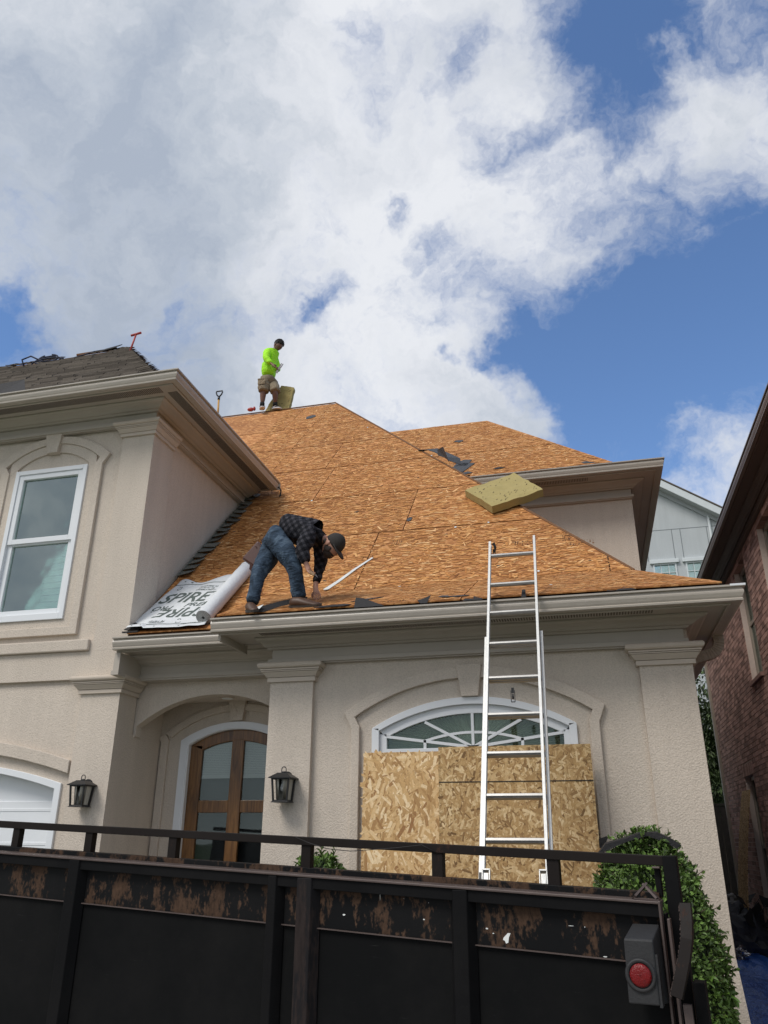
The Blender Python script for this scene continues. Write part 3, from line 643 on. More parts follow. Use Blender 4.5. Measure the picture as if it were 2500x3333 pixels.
# --- downspout ---------------------------------------------------------------------
def spout(path, w, d):
    m = MB(); path = [V(p) for p in path]
    fine = []
    for i in range(len(path)-1):
        for k in range(4): fine.append(path[i].lerp(path[i+1], k/4))
    fine.append(path[-1]); rings = []
    for i, p in enumerate(fine):
        t = (fine[min(i+1, len(fine)-1)]-fine[max(i-1, 0)]).normalized(); sy = V((0, 1, 0)); sx = sy.cross(t).normalized(); r = 1.04 if i % 2 else .97
        pts = []
        for k in range(16):
            a = 2*pi*k/16; cx, cy = cos(a), sin(a); q = max(abs(cx), abs(cy)); rib = 1-.05*(k % 2)
            pts.append(p+sx*cx/q*w*r*rib+sy*cy/q*d*r*rib)
        rings.append(pts)
    vs = [q for r_ in rings for q in r_]; fs = [(i*16+k, i*16+(k+1) % 16, (i+1)*16+(k+1) % 16, (i+1)*16+k) for i in range(len(rings)-1) for k in range(16)]
    m.add(vs, fs); return m
part(spout([(1.225, 7.72, 1.77), (1.225, 7.72, 1.71), (1.215, 7.72, 1.665), (1.19, 7.72, 1.625), (1.15, 7.72, 1.60), (1.10, 7.72, 1.585), (1.0, 7.72, 1.56), (.94, 7.72, 1.52), (.925, 7.72, 1.42), (.925, 7.72, GZ+.1)], .045, .045), 'downspout', M_TAN, bevel=0)

# ================================================================== ROOFS
def clip(poly, a, b, c):
    "keep a*x+b*y<=c"
    out = []
    for i in range(len(poly)):
        p, q = poly[i], poly[(i+1) % len(poly)]; fp, fq = a*p[0]+b*p[1]-c, a*q[0]+b*q[1]-c
        if fp <= 0: out.append(p)
        if (fp < 0 < fq) or (fq < 0 < fp):
            s = fp/(fp-fq); out.append((p[0]+(q[0]-p[0])*s, p[1]+(q[1]-p[1])*s))
    return out
SEAMS = []
def sheathe(parent, zf, nrm, rows, xa, xb, clips, xoff, uscale):
    "zf(y)->z ; rows = list of y boundaries ; one board per 2.65 m"
    nrm = V(nrm).normalized(); clips = clips+[(-1, 0, -xa)]
    for r in range(len(rows)-1):
        ya, yb = rows[r], rows[r+1]; x = xa-2.65+((xoff[r % len(xoff)]-xa) % 2.65)
        while x < xb:
            gx = .007; gy = .010
            poly = [(x+gx, ya+gy), (x+2.65-gx, ya+gy), (x+2.65-gx, yb-gy), (x+gx, yb-gy)]
            for cl in clips: 
                poly = clip(poly, *cl)
                if len(poly) < 3: break
            SEAMS.append((x, ya, yb)); x += 2.65
            if len(poly) < 3: continue
            area = abs(sum(poly[i][0]*poly[(i+1) % len(poly)][1]-poly[(i+1) % len(poly)][0]*poly[i][1] for i in range(len(poly))))/2
            if area < .01: continue
            lift_ = random.uniform(0, .003); m = MB()
            m.prism([V((px, py, zf(py)))+nrm*lift_ for px, py in poly], nrm*.013)
            sl = uscale; m.build('sheathing_board', [M_OSB], parent, uvf=lambda c: (c.x, c.y*sl))
def zU(y): return -5.35+1.005*y if y > 7.40 else 1.93+.413*(y-7.02)     # straight slope with a short kick at the porch eave
def interp(y, T):
    if y <= T[0][0]: return T[0][1]
    for (a, b), (c, d) in zip(T, T[1:]):
        if y <= c: return b+(d-b)*(y-a)/(c-a)
    return T[-1][1]
# things on the roof were taped on a first estimate of the pitch; these tables convert tape positions to the corrected slope
def tapeU(y): return interp(y, [(6.985, 1.003), (7.03, 1.028), (7.1, 1.048), (7.44, 1.045), (13.8, 1.0)])
def tapeL(y): return interp(y, [(6.5, 1.0), (6.6, 1.002), (7.0, 1.022), (7.44, 1.045)])
main_roof = part(MB().add([(-4.47, 7.04, 1.925), (-3.27, 7.04, 1.925), (-3.27, 7.78, 2.455), (.554, 7.78, 2.455), (-4.6, 13.8, 8.505), (-4.70, 13.8, 8.505), (-4.70, 7.40, 2.075), (-11.5, 13.8, 8.505), (-11.5, 10.6, 5.29), (-4.70, 10.6, 5.29), (-3.27, 7.40, 2.075)], [(0, 1, 10, 6), (6, 10, 2), (6, 2, 3, 4, 5), (7, 8, 9, 5)]), 'main_roof', M_OSBE)
nU = (0, -1.005, 1)
hipU = (1, .853, .554+.853*7.78)
rowsU = [7.775, 8.82, 9.79, 10.76, 11.68, 12.62, 13.80]
sheathe(main_roof, zU, nU, rowsU, -4.66, .6, [hipU, (-1, 0, 4.675)], [-2.31, -2.01, -3.55, -4.32+.6, -2.6, -3.4], 1.393)
# the part that runs on behind the left wing
sheathe(main_roof, zU, nU, [10.76, 11.68, 12.62, 13.80], -11.5, -4.6, [(1, 0, -4.675)], [-3.55, -3.72, -2.6], 1.393)
# below first row: porch side continues straight, main bay kicks out (bellcast)
sheathe(main_roof, zU, nU, [7.40, 7.775], -4.67, -3.27, [(-1, 0, 4.675)], [-4.0], 1.393)
sheathe(main_roof, zU, (0, -.413, 1), [7.03, 7.40], -4.67, -3.27, [(-1, 0, 4.675), (-1, -.6, .282)], [-4.0], 1.1)

zL = lambda y: 1.93+.441*(y-6.56)
sheathe(main_roof, zL, (0, -.441, 1), [6.53, 7.775], -3.27, 1.3, [(1, .468, .554+.468*7.78)], [-.98], 1.10)
m = MB().add([(-3.27, 6.55, 1.90), (1.12, 6.55, 1.90), (.554, 7.78, 2.45), (-3.27, 7.78, 2.45)], [(0, 1, 2, 3)]); m.add([(-3.27, 6.55, 1.91), (-3.27, 7.78, 2.455), (-3.27, 7.40, 2.06), (-3.27, 7.05, 1.92)], [(0, 1, 2, 3)]); m.build('deck', M_OSBE, main_roof)
# right slope, back slope
m = MB(); m.add([(.554, 7.79, 2.47), (.554, 13.8, 2.47), (-4.58, 13.8, 8.52)], [(0, 1, 2)]); m.add([(1.12, 6.56, 1.92), (1.12, 13.8, 1.92), (.554, 13.8, 2.47), (.554, 7.79, 2.47)], [(0, 1, 2, 3)])
m.add([(-11.5, 13.8, 8.52), (-4.58, 13.8, 8.52), (.53, 20, 2.39), (-11.5, 20, 2.39)], [(0, 1, 2, 3)])
m.build('hidden_slopes', M_OSB, main_roof, uvf=lambda c: (c.y, c.x*1.5))
# ridge / hip edge strips of board
m = MB(); m.bar((.562, 7.77, 2.478), (-4.585, 13.80, 8.545), .03, .012, (0, -.7, .7)); m.build('hip_edge', M_OSBE, main_roof)
m = MB(); m.bar((-11.5, 13.80, 8.545), (-4.585, 13.80, 8.555), .02, .02); m.build('ridge_edge', M_OSBE, main_roof)

# upper right roof
ur = part(MB().add([(-5.5, 10.56, 4.93), (1.22, 10.56, 4.93), (.73, 11.3, 5.29), (-1.43, 13.8, 7.65), (-5.5, 13.8, 7.65), (-5.5, 11.3, 5.29)], [(0, 1, 2, 5), (5, 2, 3, 4)]), 'upper_right_roof', M_OSBE)
zA = lambda y: 4.95+.4865*(y-10.56); zB = lambda y: 5.31+.95*(y-11.3)
sheathe(ur, zA, (0, -.4865, 1), [10.53, 11.3], -5.5, 1.3, [(1, .662, .73+.662*11.3)], [-1.6], 1.11)
sheathe(ur, zB, (0, -.95, 1), [11.3, 12.27, 13.8], -5.5, .8, [(1, .864, .73+.864*11.3)], [-1.83, -2.72], 1.38)
m = MB(); m.add([(1.22, 10.56, 4.93), (1.22, 18, 4.93), (.73, 18, 5.30), (.73, 11.3, 5.30)], [(0, 1, 2, 3)]); m.add([(.73, 11.3, 5.30), (.73, 18, 5.30), (-1.43, 18, 7.67), (-1.43, 13.8, 7.67)], [(0, 1, 2, 3)]); m.build('right_slope', M_OSB, ur, uvf=lambda c: (c.y, c.x*1.4))

# left wing shingle roof
lr = part(MB().add([(-12.5, 6.93, 4.935), (-4.25, 6.93, 4.935), (-4.62, 7.18, 5.14), (-6.65, 9.42, 7.345), (-12.5, 9.42, 7.345), (-12.5, 7.18, 5.14)], [(0, 1, 2, 5), (5, 2, 3, 4)]), 'shingle_roof', M_OSBE)
m = MB(); m.add([(-4.25, 6.93, 4.935), (-4.25, 10.1, 4.935), (-4.62, 10.1, 5.14), (-4.62, 7.18, 5.14)], [(0, 1, 2, 3)]); m.add([(-4.62, 7.18, 5.14), (-4.62, 11.2, 5.14), (-6.65, 9.42, 7.345)], [(0, 1, 2)]); m.add([(-6.65, 9.42, 7.345), (-4.62, 11.2, 5.14), (-12.5, 11.2, 5.14), (-12.5, 9.42, 7.345)], [(0, 1, 2, 3)])
m.build('bare_side_slope', M_OSB, lr, uvf=lambda c: (c.y, c.x*1.5))
def lrz(y): return 4.935+(y-6.93)*.82 if y < 7.18 else 5.14+(y-7.18)*.984
cells = []; NR = 27; S0 = 6.90; dy = (9.42-S0)/NR
for r in range(NR):
    y0 = S0+r*dy; xh = (-4.25-1.0*(y0-6.93)) if y0 < 7.18 else -4.62-.906*(y0-7.18)
    off = random.uniform(0, .3); x = -12.2-off
    while x < xh-.10:
        w = random.uniform(.24, .36)
        if x+w > xh-.03: w = xh-.03-x
        if not (r >= NR-2 and random.random() < .35): cells.append((x, w, y0, r))
        x += w
def shingle_geo(mb, x, w, y0, k=0.):
    ya, yb = y0, y0+dy*1.25; za, zb = lrz(ya)+.034+k*1.6, lrz(yb)+.010
    j = random.uniform(-.014, .014)
    mb.add([(x+.003, ya+j, za), (x+w-.003, ya+j*.4, za), (x+w-.003, yb, zb), (x+.003, yb, zb), (x+.003, ya+j, za-.034), (x+w-.003, ya+j*.4, za-.034)], [(0, 1, 2, 3), (4, 5, 1, 0), (0, 3, 4), (1, 5, 2)])
cells.sort(key=lambda c: -c[0])
for x, w, y0, r in cells[:285]:
    m = MB(); shingle_geo(m, x, w, y0, random.uniform(0, .006)); m.build('shingle', M_SH, lr)
m = MB()
for x, w, y0, r in cells[285:]: shingle_geo(m, x, w, y0, random.uniform(0, .006))
tag(m.build('shingle_field', M_SH, lr), kind='stuff')
for i in range(24):                                         # hip caps
    t0 = i/24; y0 = 6.93+t0*2.47; xh = (-4.30-1.0*(y0-6.93)) if y0 < 7.18 else -4.66-.906*(y0-7.18); z = lrz(y0)+.028
    m = MB(); nx = .17; m.add([(xh-nx, y0-.015, z), (xh, y0-.02, z+.015), (xh, y0+.10, lrz(y0+.10)+.022), (xh-nx, y0+.10, lrz(y0+.10)+.012), (xh-nx, y0-.015, z-.018), (xh, y0-.02, z-.008)], [(0, 1, 2, 3), (4, 5, 1, 0), (0, 3, 4)])
    m.build('hip_shingle', M_SH, lr)
m = MB()
for i in range(60):                                         # torn ragged ridge shingles
    x = -12.2+i*.094+random.uniform(-.02, .02)
    if -7.9 < x < -7.35: continue
    h = random.uniform(-.01, .012)
    m.obox((x, 9.41, 7.362+h), (.06, 0, random.uniform(-.008, .008)), (0, .05, .03), (0, 0, .007))
tag(m.build('torn_ridge_shingles', M_SH, lr), kind='stuff')
# step flashing up the side wall
nf = 17
for i in range(nf):
    t0 = i/nf; y = 8.27+t0*1.92; z = zU(y); sl = V((0, .705, .709)); nn = V((0, -.709, .705)); w = .175-.02*t0+random.uniform(-.03, .03)
    c = V((-4.675+w/2, y, z+.022)); tilt = random.uniform(.25, .45)
    m = MB(); a = V((w/2, 0, random.uniform(-.02, .02))); b = (sl*.088)
    p = [c-a-b*.9+nn*.030, c+a-b*random.uniform(1.0, 1.6)+nn*random.uniform(.03, .055), c+a+b*.75+nn*.004, c-a+b+nn*.004]
    m.prism(p, nn*.008); m.build('flashing_shingle', M_FLASH, H)
m = MB(); m.bar((-4.672, 8.2, zU(8.2)+.045), (-4.672, 10.22, zU(10.22)+.045), .010, .03, (0, -.69, .72)); m.build('wall_flashing', M_FLASH, H)

# strands of the board faces, lying flat on them
def strand_mat(name, cols, rough=.75):
    m = bpy.data.materials.new(name); m.use_nodes = True; t = NT(m.node_tree); g = t.n('ShaderNodeNewGeometry'); tc = t.n('ShaderNodeTexCoord')
    r = t.ramp((g, 'Random Per Island'), cols); n = t.n('ShaderNodeTexNoise', {'Vector': (tc, 3), 'Scale': 70., 'Detail': 3})
    c = t.mix(1., r, t.m('MULTIPLY_ADD', n, .5, .75), 'MULTIPLY'); b = pbsdf(t, **{'Base Color': (c, 2), 'Roughness': rough, 'Specular IOR Level': .25}); finish(t, b); return m
M_STR = strand_mat('roof_strands', [(0., (.20, .075, .022)), (.10, (.34, .135, .038)), (.40, (.46, .195, .056)), (.72, (.55, .26, .082)), (.90, (.66, .36, .14)), (1., (.78, .49, .24))])
M_STL = strand_mat('board_strands', [(0., (.33, .17, .07)), (.14, (.44, .26, .11)), (.45, (.60, .38, .17)), (.75, (.72, .50, .26)), (1., (.86, .67, .42))])
M_STD = strand_mat('weathered_strands', [(0., (.17, .095, .04)), (.13, (.34, .20, .085)), (.50, (.46, .29, .125)), (.80, (.58, .40, .20)), (1., (.72, .54, .31))])
def strands(name, parent, mat, n, pick, P, e1, e2, nn, L, W, sig, seed, wild=.18):
    rnd = random.Random(seed); m = MB(); e1, e2, nn = V(e1).normalized(), V(e2).normalized(), V(nn).normalized()
    vs, fs = [], []
    for k in range(n):
        q = pick(rnd)
        if q is None: continue
        c = P(*q)+nn*rnd.uniform(0, .0012); a = rnd.gauss(0, sig) if rnd.random() > wild else rnd.uniform(-1.5, 1.5); l = L*rnd.uniform(.45, 1.3)*.5; w = W*rnd.uniform(.4, 1.4)*.5
        d = e1*cos(a)+e2*sin(a); s_ = e2*cos(a)-e1*sin(a); o = len(vs); f1, f2 = rnd.uniform(.5, 1), rnd.uniform(.5, 1)
        vs += [tuple(c-d*l-s_*w*f1), tuple(c+d*l*.8-s_*w), tuple(c+d*l+s_*w*.4*f2), tuple(c+d*l*.7+s_*w), tuple(c-d*l*.85+s_*w)]; fs.append((o, o+1, o+2, o+3, o+4))
    m.v, m.f, m.mi = vs, fs, [0]*len(fs); return tag(m.build(name, mat, parent), kind='stuff')
def pickU(rnd):
    x, y = rnd.uniform(-5.6, .5), rnd.uniform(7.79, 13.78)
    if x > .554-.853*(y-7.78)-.05 or x < (-4.6 if y < 10.3 else -5.6): return None
    if min(abs(y-r) for r in rowsU) < .019 or any(abs(x-q[0]) < .045 and q[1] < y < q[2] for q in SEAMS) and rnd.random() < .8: return None
    return x, y
strands('surface_strands', main_roof, M_STR, 26000, pickU, lambda x, y: V((x, y, zU(y)))+V(nU).normalized()*.0178, (1, 0, 0), (0, .705, .709), nU, .105, .019, .22, 11)
def pickL(rnd):
    x, y = rnd.uniform(-3.22, 1.05), rnd.uniform(6.56, 7.755)
    return None if x > .554-.468*(y-7.78)-.05 or (any(abs(x-q[0]) < .045 and q[1] < y < q[2] for q in SEAMS) and rnd.random() < .8) else (x, y)
strands('surface_strands', main_roof, M_STR, 4200, pickL, lambda x, y: V((x, y, zL(y)))+V((0, -.441, 1)).normalized()*.0178, (1, 0, 0), (0, .915, .403), (0, -.441, 1), .10, .017, .22, 12)
strands('surface_strands', main_roof, M_STR, 700, lambda r: (r.uniform(-4.6, -3.3), r.uniform(7.42, 7.77)), lambda x, y: V((x, y, zU(y)))+V(nU).normalized()*.0178, (1, 0, 0), (0, .705, .709), nU, .10, .018, .22, 13)
def pickA(rnd):
    x, y = rnd.uniform(-3.9, .7), rnd.uniform(11.32, 13.78)
    return None if x > .73-.864*(y-11.3)-.05 or abs(y-12.27) < .013 else (x, y)
strands('surface_strands', ur, M_STR, 6500, pickA, lambda x, y: V((x, y, zB(y)))+V((0, -.95, 1)).normalized()*.0178, (1, 0, 0), (0, .725, .689), (0, -.95, 1), .105, .019, .22, 14)
strands('surface_strands', ur, M_STR, 1500, lambda r: (r.uniform(-3.6, .6), r.uniform(10.56, 11.27)), lambda x, y: V((x, y, zA(y)))+V((0, -.4865, 1)).normalized()*.0178, (1, 0, 0), (0, .9, .437), (0, -.4865, 1), .105, .019, .22, 15)

# ================================================================== WALL LANTERNS
def lantern(x, y, z, label, k=.77):
    made = []
    L = thing('wall_lantern', label, 'lantern', (x, y, z-.30), 'matching wall lanterns beside the porch')
    cx, cy = x, y-.13
    w0, w1 = .100, .080                                    # half widths top / bottom
    zt, zb = z-.075, z-.325
    m = MB()                                              # roof cap
    for (a, za), (b, zb_) in (((.135, zt), (.135, zt+.008)), ((.135, zt+.008), (.062, zt+.058)), ((.062, zt+.058), (.062, zt+.062))):
        A = [(cx-a, cy-a, za), (cx+a, cy-a, za), (cx+a, cy+a, za), (cx-a, cy+a, za)]; B = [(cx-b, cy-b, zb_), (cx+b, cy-b, zb_), (cx+b, cy+b, zb_), (cx-b, cy+b, zb_)]
        m.add(A+B, [(3, 2, 1, 0), (4, 5, 6, 7), (0, 1, 5, 4), (1, 2, 6, 5), (2, 3, 7, 6), (3, 0, 4, 7)])
    m.build('lantern_roof', M_BLK, L)
    m = MB(); m.tube([(cx, cy, zt+.06), (cx, cy, zt+.078)], .030, 12); m.tube([(cx+.026*cos(a), cy, zt+.078+.03+.026*sin(a)) if False else (cx+.027*cos(a), cy, zt+.100+.030*sin(a)) for a in [pi*k/10 for k in range(11)]], .0055, 8)
    m.tube([(cx+.027, cy, zt+.07), (cx+.027, cy, zt+.10)], .0055, 8); m.tube([(cx-.027, cy, zt+.07), (cx-.027, cy, zt+.10)], .0055, 8)
    m.build('top_ring', M_BLK, L, smooth=True)
    m = MB()
    for sx in (-1, 1):
        for sy in (-1, 1): m.bar((cx+sx*w0, cy+sy*w0, zt), (cx+sx*w1, cy+sy*w1, zb), .019, .019)
    for a, zz, h in ((w0, zt-.006, .012),):
        for sx in (-1, 1): m.box(cx+sx*a-.009, cx+sx*a+.009, cy-a, cy+a, zz-h/2, zz+h/2); m.box(cx-a, cx+a, cy+sx*a-.009, cy+sx*a+.009, zz-h/2, zz+h/2)
    m.build('cage', M_BLK, L)
    m = MB(); a, b = w1+.025, w1-.004
    A = [(cx-a, cy-a, zb-.008), (cx+a, cy-a, zb-.008), (cx+a, cy+a, zb-.008), (cx-a, cy+a, zb-.008)]; B = [(cx-b, cy-b, zb+.018), (cx+b, cy-b, zb+.018), (cx+b, cy+b, zb+.018), (cx-b, cy+b, zb+.018)]
    m.add(A+B, [(3, 2, 1, 0), (4, 5, 6, 7), (0, 1, 5, 4), (1, 2, 6, 5), (2, 3, 7, 6), (3, 0, 4, 7)]); m.build('base_tray', M_BLK, L)
    m = MB()
    for a0, a1 in ((-pi*.86, -pi*.60), (-pi*.40, -pi*.04), (pi*.1, pi*.9)):
        P = [(cx+.080*cos(a0+(a1-a0)*q/6), cy+.080*sin(a0+(a1-a0)*q/6), zt-.005) for q in range(7)]; Q = [(cx+.064*cos(a0+(a1-a0)*q/6), cy+.064*sin(a0+(a1-a0)*q/6), zb+.015) for q in range(7)]
        m.strip(P, Q, (0, 0, .001))
    m.build('glass_shade', M_FROST, L, smooth=True)
    for sx in (-1, 1):
        MB().add([(cx+sx*.088, cy-.03, zt-.01), (cx+sx*.088, cy+.085, zt-.01), (cx+sx*.070, cy+.065, zb+.02), (cx+sx*.070, cy-.02, zb+.02)], [(0, 1, 2, 3)]).build('frosted_panel', M_FROST, L)
    m = MB(); m.tube([(cx, cy, zt), (cx, cy, zt-.05)], .02, 12); m.ell((cx, cy, zt-.105), ((.034, 0, 0), (0, .034, 0), (0, 0, .036))); m.tube([(cx, cy, zt-.045), (cx, cy, zt-.085)], [.019, .031], 14, cap=False)
    m.build('light_bulb', M_BULB, L, smooth=True)
    m = MB(); m.tube([(cx, y+.002, z-.05), (cx, y-.022, z-.05)], .062, 20); m.tube([(cx, y, z-.055), (cx, cy+.05, z-.05), (cx, cy+.02, z-.055)], .016, 8); m.box(cx-.012, cx+.012, y-.05, y, z-.28, z-.06)
    m.build('wall_mount', M_BLK, L, smooth=False)
    for o in L.children:
        for v in o.data.vertices: v.co = V((x, y, z))+(v.co-V((x, y, z)))*k
    return L
lantern(-4.90, 7.325, .545, 'black wall lantern on the pilaster between the garage and the porch')
lantern(-2.665, 6.995, .56, 'black wall lantern on the pilaster right of the front door')

# ================================================================== OSB SHEETS LEANING ON THE WINDOW
def leaning(x0, x1, ztop, y0, lean, mat, label, name='osb_sheet', rot=0.):
    top = V((0, y0, ztop)); h = ztop-GZ; bot = V((0, y0-lean, GZ+.006)); dn = (top-bot).normalized(); nn = V((0, -dn.z, dn.y))
    m = MB(); A = bot+V((x0, 0, 0)); m.prism([A, A+V((x1-x0, 0, rot)), A+V((x1-x0, 0, rot))+dn*((top-bot).length-rot), A+dn*(top-bot).length], nn*.013)
    o = m.build(name, mat, uvf=lambda c: (c.z*1.0, c.x)); return tag(o, label, 'board', 'loose boards leaning on the arched window')
a = leaning(-1.93, -.78, .705, 6.90, .10, M_OSBL, 'bright yellow strand board, the left and lower of two leaning on the arched window')
b = leaning(-1.262, -.008, .735, 6.86, .10, M_OSBR, 'darker mottled strand board with a pencil line, right and higher of the two', rot=-.0)
def face_strands(o, x0, x1, ztop, y0, lean, mat, n, L, W, seed, sig, wild):
    top = V((0, y0, ztop)); bot = V((0, y0-lean, GZ)); dn = (top-bot).normalized(); nn = V((0, -dn.z, dn.y)); Lh = (top-bot).length
    strands('surface_strands', o, mat, n, lambda r: (r.uniform(x0+.03, x1-.03), r.uniform(1.2, Lh-.04)), lambda x, t_: bot+dn*t_+V((x, 0, 0))+nn*.0142, dn, (1, 0, 0), nn, L, W, sig, seed, wild)
face_strands(a, -1.93, -.78, .705, 6.90, .10, M_STL, 5200, .115, .024, 31, .55, .35)
face_strands(b, -1.262, -.008, .735, 6.86, .10, M_STD, 8200, .075, .017, 32, .8, .55)
m = MB(); m.obox((-.635, 6.832, .452), (.625, 0, 0), (0, .002, 0), (0, 0, .0035)); m.build('pencil_line', M_FELT, b)

# ================================================================== LADDER
def lp(x, z, off=0.): return V((x, 6.45+.506*(z-1.88)-off*.892, z-off*.0-off*.451*-1 if False else z+off*.451*0))
LADX0, LADX1 = -.715, -.325
LD = V((0, .4515, .8923)); LN = V((0, -.8923, .4515))     # along the rails ; out towards the viewer
def lpt(x, z, out=0.): return V((x, 6.45+.506*(z-1.88), z))+LN*out
Lr = thing('extension_ladder', 'silver aluminium extension ladder leaning on the gutter in front of the arched window', 'ladder', (-.52, 4.62, GZ))
def rail(x, za, zb, out, w, d, name):
    m = MB(); s = 1 if x < -.5 else -1
    for q, ww, dd, oo in ((x, w*.28, d, out), (x+s*w*.30, w*.6, .006, out+d/2-.003), (x+s*w*.30, w*.6, .006, out-d/2+.003)):
        a, b = lpt(q, za, oo), lpt(q, zb, oo); m.obox((a+b)/2, (ww/2, 0, 0), LN*dd/2, LD*(b-a).length/2)
    return m.build(name, M_ALU, Lr, bevel=.0015)
rail(-.728, -.26, 2.47, .035, .028, .055, 'fly_rail'); rail(-.322, -.28, 2.50, .035, .028, .055, 'fly_rail')
rail(-.752, GZ+.03, 1.52, -.026, .028, .060, 'base_rail'); rail(-.297, GZ+.03, 1.55, -.026, .028, .060, 'base_rail')
zr = [2.318, 2.002, 1.715, 1.425, 1.125, .832, .547, .262, -.012]
def rung(z, out, x0, x1, name):
    m = MB(); n = 14; A = []; B = []; c = lpt(0, z, out)
    for k in range(n):
        a = 2*pi*k/n; r = .0185*(1+.09*(k % 2)); p = c+LN*cos(a)*r*1.05+LD*sin(a)*r*.9
        A.append(V((x0, p.y, p.z))); B.append(V((x1, p.y, p.z)))
    m.loft(A, B); return m.build(name, M_ALUR, Lr)
for z in zr: rung(z, .035, -.722, -.328, 'fly_rung')
zb = []
for z in zr[3:]:
    p = lpt(0, z, .035)                  # the sections hang with their rungs level, one behind the other
    q = p*((6.45-.506*1.88)-(.03*.8923+.03*.4515*.506))/(p.y-.506*p.z); zb.append(q.z+.03*.4515)
zb += [zb[-1]-.285*k for k in range(1, 6)]
for z in zb: rung(z-.004, -.03, -.748, -.302, 'base_rung')
for x in (-.70, -.352):
    m = MB(); c = lpt(x, -.24, .06); s = 1 if x < -.5 else -1
    for dx in (-.022, .022): m.obox(c+V((dx, 0, 0)), (.003, 0, 0), LN*.02, LD*.05)
    m.obox(c+LD*.05, (.025, 0, 0), LN*.02, LD*.004); m.obox(c+LD*.0, (.014, 0, 0), LN*.012, LD*.03); m.build('rung_lock', M_ALU, Lr)
    MB().obox(c-V((s*.034, 0, 0)), (.008, 0, 0), LN*.02, LD*.03).build('lock_shadow_plate', M_BLK, Lr)
    MB().obox(lpt(x+(-.058 if s > 0 else .06), GZ+.04, -.03), (.03, 0, 0), (0, .05, 0), (0, 0, .035)).build('ladder_foot', M_SOLE, Lr)
m = MB(); c = lpt(-.545, .78, -.0)                      # pulley under a base rung
c = lpt(-.535, 1.045, .0)
for dx in (-.014, .014): m.bar(c+V((dx, 0, 0)), c+V((dx, 0, -.085)), .005, .008)
m.bar(c+V((-.014, 0, -.085)), c+V((.014, 0, -.085)), .006, .008); m.tube([c+V((-.006, 0, -.045)), c+V((.006, 0, -.045))], .02, 12); m.bar(c+V((0, 0, .02)), c+V((0, 0, -.02)), .02, .01)
m.build('rope_pulley', M_BLK, Lr)
m = MB(); c = lpt(-.705, 2.46, .03); m.tube([c, c+V((.015, .0, .01)), c+V((.026, 0, -.03)), c+V((.022, 0, -.075)), c+V((.027, 0, -.12))], [.008, .014, .012, .006, .002], 6); m.tube([c+V((.012, 0, -.05)), c+V((.008, 0, -.10))], [.010, .002], 6)
tag(m.build('rag_strip', M_FELT), 'dark torn strip tied near the top of the ladder\'s left rail', 'strip')

# ================================================================== DUMP TRAILER
K = .923
TH = V((.98293, -.18397, 0)); TNn = V((.18397, .98293, 0)); TP = V((.2379, 4.1941, -.25057))
def tp(s, off, z): q = TP+TH*(s*K)+TNn*(off*K); return V((q.x, q.y, z*K))
slope = -.0400
TR = thing('dump_trailer', 'rusty black steel trailer bed with a rail and a round red tail light', 'trailer', tp(-2.3, .5, GZ/K))
def tbox(s0, s1, o0, o1, za, zb, name, mat, k=slope, bevel=.003, parent=None):
    "beam in trailer coordinates; za,zb are heights at s=0, following the slope"
    m = MB(); z = lambda s, h: h+k*s
    A = [tp(s0, o0, z(s0, za)), tp(s0, o1, z(s0, za)), tp(s0, o1, z(s0, zb)), tp(s0, o0, z(s0, zb))]; B = [tp(s1, o0, z(s1, za)), tp(s1, o1, z(s1, za)), tp(s1, o1, z(s1, zb)), tp(s1, o0, z(s1, zb))]
    m.loft(A, B); return m.build(name, mat, parent or TR, bevel=bevel)
LFT = -6.2
tbox(LFT, .02, .17, .24, -.115, -.066, 'top_rail', M_RAIL)
tbox(LFT, -.02, .17, .26, -.33, -.242, 'base_rail', M_RUST)
tbox(LFT, -.02, .20, .24, -1.55, -.33, 'inner_wall', M_BLACKST)
for s in (-4.668, -3.939, -3.182, -2.13, -1.246, -.566): 
    m = MB(); w = .026
    m.box(0, 0, 0, 0, 0, 0) if False else None
    za, zb = -.25+slope*s, -.11+slope*s
    m.loft([tp(s-w*1.3, .18, za), tp(s+w*1.3, .18, za), tp(s+w*1.3, .23, za), tp(s-w*1.3, .23, za)], [tp(s-w*1.3, .18, zb), tp(s+w*1.3, .18, zb), tp(s+w*1.3, .23, zb), tp(s-w*1.3, .23, zb)]); m.build('rail_post', M_RAIL, TR, bevel=.002)
tbox(-.035, -.005, .19, .235, -.26, -.125, 'rail_post', M_BLACKST, k=0); tbox(-.04, .0, .15, .235, -.128, -.118, 'post_cap', M_ANGLE, k=0)
tbox(.018, .086, .15, .24, -1.75, -.066, 'corner_post', M_BLACKST, k=0)
